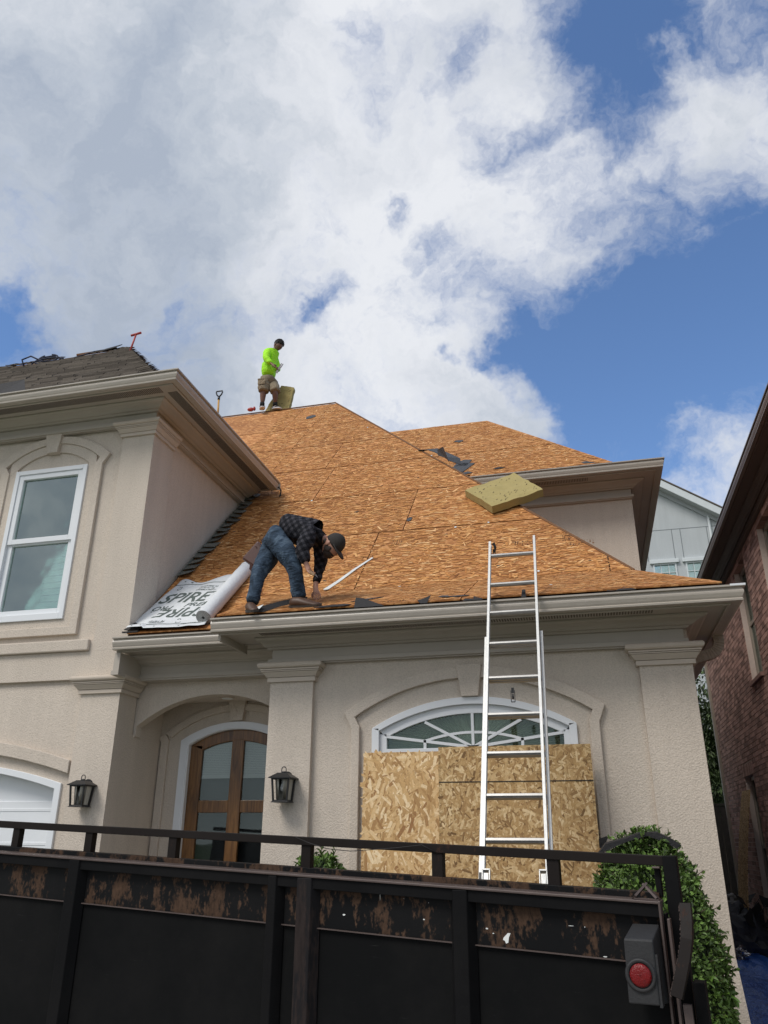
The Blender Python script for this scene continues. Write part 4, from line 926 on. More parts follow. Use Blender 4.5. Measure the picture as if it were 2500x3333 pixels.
# front flange, band, recessed panels
tbox(LFT, -.001, -.015, .165, -.285, -.272, 'top_flange', M_ANGLE)
tbox(LFT, -.004, .0, .012, -.345, -.286, 'flange_web', M_BLACKST)
tbox(LFT, -.01, .050, .062, -.552, -.345, 'upper_plate', M_RUST)
tbox(LFT, -.01, .034, .05, -.556, -.550, 'plate_lip', M_ANGLE, bevel=0)
ribs = [(-5.6, -5.46), (-3.92, -3.79), (-2.295, -2.20), (-2.09, -1.955), (-1.105, -.985)]
ed = [LFT]+[v for r in ribs for v in r]+[-.01]
for i in range(0, len(ed), 2): tbox(ed[i], ed[i+1], .056, .068, -1.75, -.553, 'lower_plate', M_PANEL, bevel=0)
for a_, b_ in ribs:
    m = MB(); zt = -.29+slope*a_
    cA = [(a_-.015, .05), (a_+.02, -.012), (b_-.02, -.012), (b_+.015, .05)]
    m.loft([tp(s, o, zt) for s, o in cA], [tp(s-.0, o, -1.85) for s, o in cA]); m.build('vertical_rib', M_BLACKST if a_ != -2.09 else rusty('scuffed_rib', (.013, .012, .013), (.035, .025, .022), .5, .6, .5, sc=6., stretch=(1, 1, .2)), TR, bevel=.004)
# right end edges
tbox(-.008, .004, -.015, .06, -1.75, -.27, 'end_edge', M_ANGLE, k=0); tbox(.028, .042, -.03, .03, -1.75, -.345, 'end_edge', M_ANGLE, k=0); tbox(.005, .016, .05, .16, -1.75, -.33, 'end_gap_plate', M_BLACKST, k=0)
# triangular bracket
A0, B0, C0 = tp(-.128, .03, -.262), tp(-.075, .10, -.205), tp(-.008, .05, -.268)
m = MB(); m.bar(A0, B0, .010, .05, TNn); m.bar(B0, C0, .010, .05, TNn); m.bar(A0, C0, .006, .05, TNn); m.build('angle_bracket', M_ANGLE, TR)
# tail light box
m = MB(); s0, s1 = -.172, -.036; zt, zb = -.432, -.700
m.loft([tp(s0, -.13, zt), tp(s1, -.13, zt), tp(s1, -.13, zb), tp(s0-.004, -.13, zb)], [tp(s0+.03, -.0, zt+.06), tp(s1+.022, -.0, zt+.06), tp(s1+.030, -.0, zb-.005), tp(s0+.01, -.0, zb+.0)])
tb = m.build('light_housing', M_LBOX, TR, bevel=.006)
c = tp(-.107, -.132, -.580)
m = MB(); 
for k in range(3): pass
rg = [(.064, 0.), (.066, .006), (.058, .010), (.050, .006)]
vs = []; n = 32
for r_, o_ in rg:
    for k in range(n): a = 2*pi*k/n; vs.append(c+TH*cos(a)*r_+V((0, 0, 1))*sin(a)*r_-TNn*o_)
m.add(vs, [(j*n+k, j*n+(k+1) % n, (j+1)*n+(k+1) % n, (j+1)*n+k) for j in range(3) for k in range(n)]); m.build('rubber_grommet', M_LBOX, TR, smooth=True)
m = MB(); vs = []
for r_, o_ in ((.046, .002), (.045, .012), (.034, .016), (.018, .018), (.002, .0185)):
    for k in range(n): a = 2*pi*k/n; vs.append(c+TH*cos(a)*r_+V((0, 0, 1))*sin(a)*r_-TNn*o_)
m.add(vs, [(j*n+k, j*n+(k+1) % n, (j+1)*n+(k+1) % n, (j+1)*n+k) for j in range(4) for k in range(n)]); m.build('red_lens', M_RED, TR, smooth=True)
m = MB(); m.obox(tp(-.03, -.09, -.60), TH*.006, TNn*.03, V((0, 0, .10))); m.build('side_flange', M_LBOX, TR)
# curved square tube with open end
path = [tp(.118, .02, -.285), tp(.119, -.02, -.36), tp(.112, -.05, -.43), tp(.092, -.07, -.51), tp(.066, -.09, -.59), tp(.040, -.105, -.665)]
m = MB(); fine = []
for i in range(len(path)-1):
    for k in range(3): fine.append(path[i].lerp(path[i+1], k/3))
fine.append(path[-1])
def sqtube(mb, pts, w, wall):
    out, inn = [], []
    for i, p in enumerate(pts):
        t = (pts[min(i+1, len(pts)-1)]-pts[max(i-1, 0)]).normalized(); a = (TH-t*TH.dot(t)).normalized(); b = t.cross(a)
        for L_, q in ((out, w), (inn, w-wall)): L_ += [p-a*q-b*q, p+a*q-b*q, p+a*q+b*q, p-a*q+b*q]
    N = len(pts); fs = []
    for base, fl in ((0, 0), (4*N, 1)):
        for i in range(N-1):
            for k in range(4): fs.append((base+i*4+k, base+i*4+(k+1) % 4, base+(i+1)*4+(k+1) % 4, base+(i+1)*4+k))
    e = (N-1)*4
    for k in range(4): fs.append((e+k, e+(k+1) % 4, 4*N+e+(k+1) % 4, 4*N+e+k)); fs.append((k, (k+1) % 4, 4*N+(k+1) % 4, 4*N+k))
    mb.add(out+inn, fs)
sqtube(m, fine, .0245, .005); m.build('curved_tube', M_RAIL, TR, bevel=.002)
m = MB()                                                 # rough weld along the tube
for i in range(60):
    p = lerp(path[int(i/60*5)], path[int(i/60*5)+1], (i/60*5) % 1)-TH*.027; m.ell(p+V((random.uniform(-.003, .003), -.01, 0)), ((.004, 0, 0), (0, .004, 0), (0, 0, .005)), 6, 4)
tag(m.build('weld_bead', M_ANGLE, TR), kind='stuff')
m = MB(); m.bar(tp(.075, -.03, -.70), tp(.098, -.02, -1.75), .035, .03, TNn); m.build('lower_strut', M_ANGLE, TR); tbox(.10, .155, .05, .16, -1.75, -.62, 'side_post', M_BLACKST, k=0)
# wheels and bed so it stands on something
tbox(LFT, -.02, .26, 1.0 if False else .30, -1.2, -.36, 'far_wall', M_BLACKST)
# paint flecks and stickers on the plate
def fleck(s, z, w, h, name='white_scuff'):
    m = MB(); n = 7; pts = []
    for k in range(n): a = 2*pi*k/n; r_ = random.uniform(.6, 1.1); pts.append(tp(s+cos(a)*w*r_, .049, z+slope*s+sin(a)*h*r_))
    m.prism(pts, -TNn*.0008); return m.build(name, M_WHITEP, TR)
m = MB(); q = [(-.825, -.478), (-.80, -.455), (-.785, -.455), (-.795, -.475), (-.80, -.50), (-.812, -.505), (-.818, -.492), (-.828, -.488)]
m.prism([tp(s, .0485, z+slope*s*0+.005) for s, z in q], -TNn*.0008); m.build('torn_sticker', M_WHITEP, TR)
for s, z, w, h in ((-.915, -.47, .010, .004), (-.88, -.49, .006, .003), (-1.28, -.455, .006, .004), (-.39, -.42, .003, .003), (-.30, -.545, .012, .003), (-1.40, -.36, .002, .002), (-1.25, -.37, .002, .002), (-.46, -.42, .02, .0015), (-2.05, -.50, .012, .007), (-1.55, -.36, .002, .02), (-1.78, -.47, .01, .006)): fleck(s, z, w, h)
m = MB(); pts = [tp(-2.19, .15, -.07+.0876), tp(-2.08, .14, -.10+.083), tp(-1.95, .13, -.125+.078), tp(-1.8, .15, -.13+.07), tp(-1.5, .16, -.10+.06), tp(-1.33, .155, -.075+.053), tp(-1.25, .165, -.11+.05)]
m.tube([p.lerp(q, .5) if False else p for p, q in zip(pts, pts)], .0022, 5); tag(m.build('loose_wire', M_WIRE, smooth=True), 'thin black wire strung loosely along the trailer rail before the boards', 'wire')

# ================================================================== ROOFTOP THINGS
def scrap(name, pts, nrm, mat, label, th=.006, cat='scrap', group='torn felt scraps on the roof', curl=0.):
    m = MB(); nrm = V(nrm).normalized(); c = sum((V(p) for p in pts), V())/len(pts)
    top = []; P = [V(p)+nrm*(.0205+(curl*random.uniform(0, 1) if curl else 0)) for p in pts]
    m.prism(P, nrm*th); return tag(m.build(name, mat), label, cat, group)
def onU(x, y, h=0.): k = tapeU(y); return V((x*k, y*k, zU(y*k)+h))
def onL(x, y, h=0.): k = tapeL(y); return V((x*k, y*k, zL(y*k)+h))
def blob(f, x, y, rx, ry, n=9, j=.35):
    return [f(x+rx*cos(2*pi*k/n)*random.uniform(1-j, 1+j), y+ry*sin(2*pi*k/n)*random.uniform(1-j, 1+j)) for k in range(n)]
nUU = V((0, -1.005, 1)).normalized(); nLL = V((0, -.441, 1)).normalized()
nLt = 'black felt scrap '
scrap('felt_scrap', [onL(-2.30, 6.50), onL(-2.02, 6.50), onL(-1.97, 6.56), onL(-2.04, 6.60), onL(-2.16, 6.60), onL(-2.25, 6.57)], nLL, M_FELT, 'flat rounded black felt scrap on the gutter edge below the brown shoe')
def flap(pts, label, mat=M_FELT, th=.005):
    m = MB(); m.prism([V(p) for p in pts], V((0, .4, .9)).normalized()*th); return tag(m.build('felt_scrap', mat), label, 'scrap', 'torn felt scraps on the roof')
flap([(-1.93, 6.50, 1.905), (-1.66, 6.50, 1.905), (-1.76, 6.54, 1.955), (-1.86, 6.56, 2.0), (-1.93, 6.55, 2.01)], 'curled black felt flap on the gutter edge, second right of the brown shoe')
flap([(-1.33, 6.50, 1.905), (-1.27, 6.50, 1.905), (-1.245, 6.56, 1.99), (-1.30, 6.53, 1.955), (-1.36, 6.53, 1.94)], 'pointed black felt flap sticking up midway along the main gutter')
scrap('felt_scrap', blob(onL, -1.14, 6.66, .055, .03), nLL, M_FELT2, 'small grey felt chip just above the gutter, left of the ladder')
scrap('felt_scrap', blob(onL, -1.02, 6.63, .09, .018), nLL, M_FELT2, 'long thin grey felt sliver along the gutter, left of the ladder')
flap([(-.96, 6.51, 1.905), (-.87, 6.51, 1.905), (-.88, 6.54, 1.93), (-.94, 6.54, 1.935)], 'low dark felt lump on the gutter left of the ladder')
flap([(-.87, 6.51, 1.905), (-.79, 6.51, 1.905), (-.80, 6.54, 1.93), (-.87, 6.55, 1.95)], 'dark felt bit on the gutter edge nearest the ladder\'s left rail')
flap([(-.46, 6.50, 1.90), (-.42, 6.50, 1.90), (-.425, 6.55, 1.975), (-.437, 6.56, 1.985), (-.455, 6.56, 1.98)], 'upright black felt tab on the gutter between the ladder rails')
flap([(.31, 6.50, 1.905), (.47, 6.50, 1.905), (.42, 6.55, 1.935), (.385, 6.57, 1.95)], 'black tent-shaped felt scrap on the gutter right of the ladder')
flap([(.24, 6.50, 1.905), (.30, 6.50, 1.905), (.27, 6.53, 1.915), (.245, 6.55, 1.93)], 'tiny black felt hook beside the tent-shaped scrap')
scrap('felt_scrap', blob(onU, -1.90, 8.727, .035, .035), nUU, M_FELT2, 'round grey felt patch alone in the middle of the main roof')
scrap('felt_scrap', [onL(-2.02, 6.70), onL(-1.86, 6.76), onL(-1.74, 6.84), onL(-1.88, 6.80), onL(-1.96, 6.76)], nLL, M_FELT2, 'pointed grey felt sliver lying by the toe of the brown shoe')
scrap('felt_scrap', blob(onU, -4.876, 13.08, .10, .10), nUU, M_FELT2, 'grey felt patch below the ridge, right of the man in green')
scrap('felt_scrap', blob(onU, -4.46, 9.98, .06, .08), nUU, M_FELT2, 'grey felt scrap beside the upper left gutter')
# strip of felt over the hip
m = MB(); P = [V(p) for p in ((-2.250, 10.976, 5.732), (-2.098, 10.911, 5.691), (-1.945, 10.747, 5.547), (-1.760, 10.491, 5.322), (-1.658, 10.358, 5.179))]
Q = [V(p) for p in ((-2.221, 11.033, 5.732), (-1.945, 11.033, 5.752), (-1.760, 10.870, 5.578), (-1.535, 10.644, 5.343), (-1.494, 10.542, 5.179))]
m.strip(P, Q, nUU*.008); m.add([V((-1.842, 10.460, 5.343)), V((-1.699, 10.337, 5.220)), V((-1.638, 10.286, 5.107)), V((-1.719, 10.235, 5.363)), V((-1.842, 10.440, 5.425))], [(0, 1, 2, 3, 4)])
tag(m.build('felt_scrap', M_FELT2), 'long slate-grey felt strip folded over the hip of the main roof', 'scrap', 'torn felt scraps on the roof')
onA = lambda x, y: V((x, y, zB(y))); nA = V((0, -.95, 1)).normalized()
scrap('felt_scrap', blob(onA, -1.863, 12.855, .10, .05), nA, M_FELT2, 'highest grey felt scrap on the right-hand roof')
scrap('felt_scrap', [onA(-1.80, 11.75), onA(-1.58, 11.72), onA(-1.52, 11.95), onA(-1.66, 11.98), onA(-1.76, 11.90)], nA, M_FELT2, 'hand-sized grey felt piece on the right-hand roof above the eave')
scrap('felt_scrap', blob(onA, -1.032, 11.511, .09, .03), nA, M_FELT, 'thin black felt chip low on the right-hand roof')
scrap('felt_scrap', blob(onA, -1.55, 11.45, .08, .04), nA, M_FELT2, 'small grey felt chip by the corner where the two roofs meet')
scrap('felt_scrap', blob(lambda x, y: V((x, y, zA(y))), -1.46, 10.72, .06, .04), nA, M_FELT, 'black felt lump at the left end of the right-hand gutter', curl=.04)
scrap('felt_scrap', [V((.27, 10.5, 4.96)), V((.43, 10.5, 4.95)), V((.30, 10.52, 5.0)), V((.22, 10.55, 5.01))], (0, 0, 1), M_FELT2, 'curled scrap standing on the right-hand gutter against the sky')
scrap('felt_scrap', [onA(-1.95, 11.6), onA(-1.62, 11.50), onA(-1.45, 11.80), onA(-1.68, 11.86)], nA, M_FELT2, 'slate felt flap tucked behind the hip below the long strip')
CH_ = [(-1.3, 8.46, onU, 'white chip on the roof seam left of the foam slab'), (-1.95, 10.56, onU, 'white chip below the long felt strip near the hip'), (-3.4, 12.1, onU, 'white chip high on the main roof below the ridge'),
  (-2.9, 11.8, onU, 'white chip high on the main roof, nearer the hip'), (-.92, 8.50, onU, 'white chip just under the near corner of the foam slab'), (-1.72, 7.40, onL, 'white chip on the lowest seam right of the white strip'),
  (-.22, 6.9, onL, 'white chip low on the roof right of the ladder'), (-.35, 7.52, onU, 'white chip between the ladder rails above the lowest seam'), (-3.45, 9.47, onU, 'white chip on the roof above the bent man')]
for x, y, f, lb_ in CH_: scrap('paint_chip', blob(f, x, y, .014, .014, 6), nUU, M_WHITEP, lb_, .003, 'chip', 'white chips dotted over the roof')
random.seed(21); m = MB()
for i in range(60):
    x = random.uniform(-4.4, .2); y = random.uniform(7.6, 13.4)
    if x > .53-.81*(y-7.46)-.15: continue
    m.prism([p+nUU*.016 for p in blob(onU, x, y, random.uniform(.008, .03), random.uniform(.005, .012), 6)], nUU*.003)
tag(m.build('roof_debris', M_BARK), 'scattered dark splinters and nail bits on the bare roof boards', kind='stuff')
# stamped print on two boards
def stamp(f, nrm, x, y, n, rows, s, seed):
    random.seed(seed); m = MB(); nrm = V(nrm)
    up = (f(0, 7.3)-f(0, 7.2)).normalized() if f is onL else (f(0, 9)-f(0, 8)).normalized()
    for r in range(rows):
        for c in range(n):
            if random.random() < .25: continue
            p = f(x+c*s*1.3, y)+up*(r*s*2.0)+nrm*.0205; m.obox(p, V((s*random.uniform(.1, .5), 0, 0)), up*s*random.uniform(.1, .8), nrm*.0004)
    o = m.build('faded_print', M_OSBE, main_roof); tag(o, kind='stuff')
for a_ in ((-.12, 8.02, 5, 4, .018, 1), (.08-.16, 8.02, 3, 6, .016, 2), (-.62, 8.0, 9, 3, .02, 3)): stamp(onU, nUU, *a_)
stamp(onU, nUU, -.02, 7.93, 10, 3, .022, 5); stamp(onL, nLL, -1.72, 6.60, 16, 2, .02, 4); stamp(onU, nUU, -2.0, 8.2, 5, 4, .02, 6); stamp(onU, nUU, -2.3, 7.95, 6, 3, .02, 8)

# foam slabs
def slab(name, c4, nrm, th, label, parent=None, sag=0.):
    m = MB(); A, B, C, D = [V(p) for p in c4]; nrm = V(nrm); N = 10; g_ = []
    for j in range(N+1):
        for i in range(N+1):
            p = A.lerp(B, i/N).lerp(D.lerp(C, i/N), j/N)
            e = (i in (0, N)) + (j in (0, N))
            p = p+nrm*(noise.noise(p*7)*.016)+V((0, 0, -sag*max(0, (i/N+j/N)-1.1))) ; 
            if e: p += V((noise.noise(p*21), noise.noise(p*21+V((5, 5, 5))), 0))*.012
            g_.append(p)
    lo = [p-nrm*th for p in g_]; M_ = (N+1)**2
    fs = [(j*(N+1)+i, j*(N+1)+i+1, (j+1)*(N+1)+i+1, (j+1)*(N+1)+i) for j in range(N) for i in range(N)]
    fs2 = [tuple(q+M_ for q in f[::-1]) for f in fs]
    rim = [i for i in range(N+1)]+[(j+1)*(N+1)-1 for j in range(1, N+1)]+[N*(N+1)+i for i in range(N-1, -1, -1)]+[j*(N+1) for j in range(N-1, 0, -1)]
    sd_ = [(rim[k], rim[(k+1) % len(rim)], rim[(k+1) % len(rim)]+M_, rim[k]+M_) for k in range(len(rim))]
    m.add(g_+lo, fs+fs2+sd_); o = m.build(name, M_FOAM, parent, bevel=0); tag(o, label, 'foam pad')
    random.seed(5); mm = MB()
    for k in range(46):
        u, w = random.uniform(.06, .94), random.uniform(.06, .94); p = A.lerp(B, u).lerp(D.lerp(C, u), w); p = p+nrm*(noise.noise(p*7)*.016+.002)+V((0, 0, -sag*max(0, (u+w)-1.1)))
        a = (B-A).normalized(); b_ = (D-A).normalized(); l_ = random.uniform(.004, .020)
        mm.obox(p, (a*.8-b_*.5).normalized()*l_, (a*.5+b_*.8).normalized()*random.uniform(.001, .004), nrm*.0015)
    tag(mm.build('gouges', M_BARK, o), kind='stuff'); return o
UPv = nUU
oo = .115
slab('foam_slab', [V((-1.299, 9.460, 4.161))+UPv*oo, V((-0.678, 9.801, 4.492))+UPv*oo, V((-0.290, 9.232, 3.933))+UPv*(oo+.03), V((-0.906, 8.963, 3.685))+UPv*oo], UPv, .095, 'thick olive-yellow foam slab lying across the hip above the ladder', sag=.0)
slab('foam_slab', [(-5.92, 13.96, 9.26), (-5.60, 13.92, 9.15), (-5.665, 13.84, 8.57), (-6.24, 13.86, 8.57)], V((.1, -.98, .1)).normalized(), .11, 'olive foam slab stood upright on the ridge behind the man in green')

# underlayment sheet with printing
SH = [(-4.32, 7.77), (-3.66, 7.72), (-3.60, 7.03), (-4.50, 7.03)]
def shp(u, v):     # u across 0..1, v up 0..1
    x = (-4.50+(-3.62+4.50)*u)*(1-v)+(-4.36+(-3.62+4.36)*u)*v; y = 6.985+(7.76-6.985)*v
    h = .040+.012*noise.noise(V((x*6, y*6, 0)))+.016*max(0, noise.noise(V((x*2.7, y*3, 4))))
    if v > .9: h += .02*(v-.9)*10*max(0, sin(u*9+.6)); y -= .05*max(0, sin(u*5.5-.3))*(v-.9)*10
    if v < .06 and u < .22: h += .015
    return onU(x, y, h*1.35)
N1, N2 = 44, 40; m = MB(); vs = [shp(i/N1, j/N2) for j in range(N2+1) for i in range(N1+1)]
m.add(vs, [(j*(N1+1)+i, j*(N1+1)+i+1, (j+1)*(N1+1)+i+1, (j+1)*(N1+1)+i) for j in range(N2) for i in range(N1)])
shh = m.build('underlayment_sheet', M_SHEET, smooth=True); so = shh.modifiers.new('thick', 'SOLIDIFY'); so.thickness = .0015
tag(shh, 'white roof underlayment sheet with dark green printing, spread at the lower left eave', 'sheet')
def text_mesh(txt, size, shear=.3, res=3):
    cu = bpy.data.curves.new('t', 'FONT'); cu.body = txt; cu.size = size; cu.shear = shear; cu.resolution_u = res; cu.offset = .006*size/.34
    ob = bpy.data.objects.new('t', cu); COL.objects.link(ob); dg = bpy.context.evaluated_depsgraph_get(); me = ob.evaluated_get(dg).to_mesh()
    vs = [v.co.copy() for v in me.vertices]; fs = [tuple(p.vertices) for p in me.polygons]; ob.evaluated_get(dg).to_mesh_clear(); bpy.data.objects.remove(ob); return vs, fs
def print_text(txt, u0, v0, size, rot, name='printed_lettering', parent=None, f=shp, sx=1.0):
    vs, fs = text_mesh(txt, size); c, s = cos(rot), sin(rot); out = []
    for p in vs:
        q = (p.x*c*sx-p.y*s, p.x*s*sx+p.y*c); out.append(f(u0+q[0]/.88, v0+q[1]/1.02)+nUU*.0035)
    m = MB(); m.add(out, fs); o = m.build(name, M_INK, parent or shh); return o
print_text('SPIRE', .02, .50, .27, 0., sx=.98); print_text('PREM', .48, .395, .11, 0., sx=1.2)
print_text('RIPS', .0, .0, .001, 0.) if False else None
print_text('SPIRE', .90, .36, .25, pi, sx=1.0); print_text('PRO', .34, .43, .11, pi, sx=1.1)
print_text('CONFORMS TO', .46, .80, .034, 0); print_text('ICC ES AC 188', .46, .76, .034, 0); print_text('UNDERLAYMENT', .44, .72, .034, 0)
print_text('INSPIRED', .86, .075, .04, pi); print_text('AIR BARRIER', .42, .14, .034, pi); print_text('CERTIFIED', .42, .105, .034, pi)
m = MB()
for vline in (.90, .06):
    P = [shp(i/40, vline)+nUU*.003 for i in range(41)]; Q = [shp(i/40, vline-.010)+nUU*.003 for i in range(41)]; m.strip(P, Q, nUU*.0005)
for k in range(24):
    u, v_ = random.uniform(.03, .95), random.choice([.955, .56+.1*random.random(), .34, .02, .68]); p = shp(u, v_)+nUU*.003
    m.tube([p, p+nUU*.0006], .010, 10)
for (u, v_) in ((.14, .80), (.60, .12)):
    c_ = [shp(u+.035*cos(2*pi*k/20), v_+.035*sin(2*pi*k/20))+nUU*.003 for k in range(21)]; d_ = [shp(u+.027*cos(2*pi*k/20), v_+.027*sin(2*pi*k/20))+nUU*.003 for k in range(21)]; m.strip(c_, d_, nUU*.0005)
tag(m.build('printed_marks', M_INK, shh), kind='stuff')
m = MB(); P = [onU(-4.54, 7.03, .02), onU(-4.48, 7.01, .025), onU(-4.34, 7.0, .02), onU(-4.38, 7.05, .05), onU(-4.46, 7.10, .04), onU(-4.52, 7.08, .03)]
m.prism(P, nUU*.01); m.bar((-4.55, 7.02, 1.955), (-4.36, 7.0, 1.95), .015, .02); tag(m.build('felt_scrap', M_FELT), 'crumpled black felt tucked under the lower left corner of the white sheet', 'scrap', 'torn felt scraps on the roof')
# roll
ra, rb = onU(-3.665, 7.035, .10), onU(-3.60, 7.84, .10); ax = (rb-ra).normalized(); e1 = V((1, 0, 0)); e1 = (e1-ax*e1.dot(ax)).normalized(); e2 = ax.cross(e1)
m = MB(); n = 26; rings = []
for j in range(17):
    p = ra.lerp(rb, j/16); rr_ = .083+.004*noise.noise(V((j*.9, 0, 0))); rings += [p+(e1*cos(2*pi*k/n)+e2*sin(2*pi*k/n))*(rr_+.003*noise.noise(V((j*.4, cos(2*pi*k/n)*1.5, sin(2*pi*k/n)*1.5)))) for k in range(n)]
m.add(rings, [(j*n+k, j*n+(k+1) % n, (j+1)*n+(k+1) % n, (j+1)*n+k) for j in range(16) for k in range(n)]); ro = m.build('underlayment_roll', M_SHEET, smooth=True)
tag(ro, 'white underlayment roll with a grey spiral end lying up the slope beside the bent man', 'roll')
m = MB()
for i in range(9):
    r0, r1 = .082-.0075*i, .082-.0075*i-.0058; o_ = -ax*(.001+.002*(i % 2)); vs = []
    for r_ in (r0, r1): vs += [ra+o_+(e1*cos(2*pi*k/24)+e2*sin(2*pi*k/24))*r_ for k in range(24)]
    m.add(vs, [(k, (k+1) % 24, 24+(k+1) % 24, 24+k) for k in range(24)])
m.build('rolled_edges', M_ROLLEND, ro)
m = MB(); m.tube([ra-ax*.0005, ra+ax*.01], .075, 24, 0); m.tube([ra-ax*.002, ra+ax*.0], .013, 12, 1); m.build('roll_core', [M_DKG, M_FELT], ro)
m = MB(); m.tube([rb, rb+ax*.002], .083, 24); m.build('roll_end', M_SHEET, ro)
def rollmap(u, v):     # u along, v around
    a = radians(200)-v*2.6*1.0; p = ra.lerp(rb, u); return p+(e1*cos(a)+e2*sin(a))*.0885
def print_roll(txt, u0, v0, size, parent):
    vs, fs = text_mesh(txt, size, .0); out = [rollmap(u0+p.x/1.14, v0+p.y/.19) for p in vs]; m = MB(); m.add(out, fs); m.build('printed_lettering', simple('faint_ink', (.26, .29, .31), .7), parent)
print_roll('INSPIRE UV', .16, .30, .12, ro)

# drip strip: white / black ribbon cut by the bent man
m = MB(); pts = [(-2.16, 7.955, .03), (-2.30, 7.76, .035), (-2.42, 7.58, .03), (-2.51, 7.46, .03)]
P = [onU(x, y, h) for x, y, h in pts]; m.strip([p+V((-.010-.006*i, 0, .006)) for i, p in enumerate(P)], [p+V((.012+.005*i, 0, .0)) for i, p in enumerate(P)], nUU*.002)
m.ell(onU(-2.515, 7.45, .035), ((.035, 0, 0), (0, .018, .01), (0, 0, .012)), 8, 5)
st = m.build('flashing_strip', M_WHITEP); tag(st, 'narrow white strip running up the boards from the bent man\'s hand', 'strip')
pts = [(-2.93, 6.50, .03), (-2.84, 6.53, .035), (-2.70, 6.66, .04), (-2.58, 6.74, .045), (-2.48, 6.80, .05)]
P = [onL(x, y, h) for x, y, h in pts]
m = MB(); m.strip([P[0], P[1]+V((0, 0, .03)), P[2]+V((0, 0, .04)), P[3]+V((0, 0, .045)), P[4]+V((0, 0, .03))], [P[0]+V((.06, 0, -.015)), P[1]+V((.05, -.01, -.025)), P[2]+V((.03, -.03, -.015)), P[3]+V((.02, -.02, -.01)), P[4]+V((0, -.02, 0))], V((0, -.3, .95))*.002)
o = m.build('felt_strip', M_FELT); tag(o, 'twisted black felt strip with white backing under the bent man\'s shoes', 'strip')
m = MB(); m.prism([P[0]+V((-.03, -.01, .0)), P[0]+V((.09, -.012, .0)), P[1]+V((.04, -.01, .045)), P[1]+V((-.01, -.01, .03))], V((0, -.004, 0))); m.build('white_backing', M_WHITEP, o)

# tools on the ridges
m = MB(); a_ = V((-7.27, 13.74, 8.45)); b_ = V((-7.288, 13.74, 8.97)); m.tube([a_, b_], .022, 10)
sh_ = m.build('shovel_handle', M_YEL, smooth=True); tag(sh_, 'yellow-shafted shovel with black D grip standing beyond the left gutter', 'shovel')
m = MB(); m.tube([b_, b_+V((0, 0, .07))], .028, 10); T_ = b_+V((0, 0, .07)); m.tube([T_, T_+V((-.055, 0, .06)), T_+V((-.075, 0, .12)), T_+V((-.07, 0, .15)), T_+V((.07, 0, .15)), T_+V((.075, 0, .12)), T_+V((.055, 0, .06)), T_], .016, 8)
m.build('d_grip', M_BLK, sh_, smooth=True)
m = MB(); a_ = V((-6.42, 9.05, 6.9)); b_ = V((-6.30, 9.0, 7.27)); m.tube([a_, b_], .014, 8); m.tube([b_+V((-.085, 0, -.012)), b_+V((.085, 0, .014))], .018, 8)
tag(m.build('roofing_fork', M_REDP, smooth=True), 'red T-handled tool standing at the peak of the shingled roof', 'tool')
m = MB()
for k in range(3):
    m.tube([(-8.05+.30*cos(a)*(1-.2*k), 9.25, 7.20+.03*k+.07*sin(a*1.0)) for a in [2*pi*q/16+k for q in range(15)]], .015, 6)
m.tube([(-8.35, 9.1, 7.05), (-8.42, 9.1, 7.20), (-8.28, 9.12, 7.26), (-8.1, 9.2, 7.18), (-7.7, 9.3, 7.22), (-7.3, 9.38, 7.36), (-6.9, 9.4, 7.38)], .014, 6)
tag(m.build('coiled_rope', M_ROPE, smooth=True), 'dark blue coiled rope on top of the shingled roof', 'rope')
lw = lambda x, y, h=0.: V((x, y, lrz(y)+h))
def lwflap(pts, label, mat=M_FELT):
    m = MB(); m.prism([lw(*p) for p in pts], V((0, .5, .8))*.006); tag(m.build('felt_scrap', mat), label, 'scrap', 'torn felt scraps on the roof')
lwflap([(-6.80, 7.0, .02), (-6.32, 7.0, .02), (-6.58, 7.22, .22), (-6.88, 7.12, .22), (-6.86, 7.06, .10)], 'big bent black shingle flap standing on the upper left gutter')
lwflap([(-7.15, 7.0, .02), (-6.82, 7.0, .02), (-6.95, 7.03, .05), (-7.12, 7.03, .07)], 'low black scrap on the upper left gutter at the frame edge side')
lwflap([(-6.05, 7.0, .02), (-5.60, 7.0, .02), (-5.72, 7.05, .07), (-5.95, 7.05, .06)], 'flat black shingle lump on the upper left gutter, right of the bent flap')
m = MB(); m.bar((-7.65, 9.42, 7.375), (-7.10, 9.42, 7.378), .03, .03); tag(m.build('bare_board', M_OSBE), 'bare orange board showing through at the torn shingle ridge', 'board')
m = MB(); m.obox((-6.98, 9.38, 7.385), (.15, 0, .02), (0, .05, .05), (0, 0, .008)); tag(m.build('felt_scrap', M_FELT), 'dark lifted shingle on the ridge of the shingled roof', 'scrap', 'torn felt scraps on the roof')
m = MB(); m.ell((-6.49, 13.70, 8.59), ((.07, 0, 0), (0, .05, 0), (0, 0, .04)), fn=lambda x, y, z: (x, y, z*(1+.5*max(0, x))))
m.ell((-6.40, 13.70, 8.60), ((.03, 0, 0), (0, .04, 0), (0, 0, .05)), 8, 6); tag(m.build('red_cloth', M_REDP, smooth=True), 'small red cap-like bundle on the ridge left of the man in green', 'cloth')

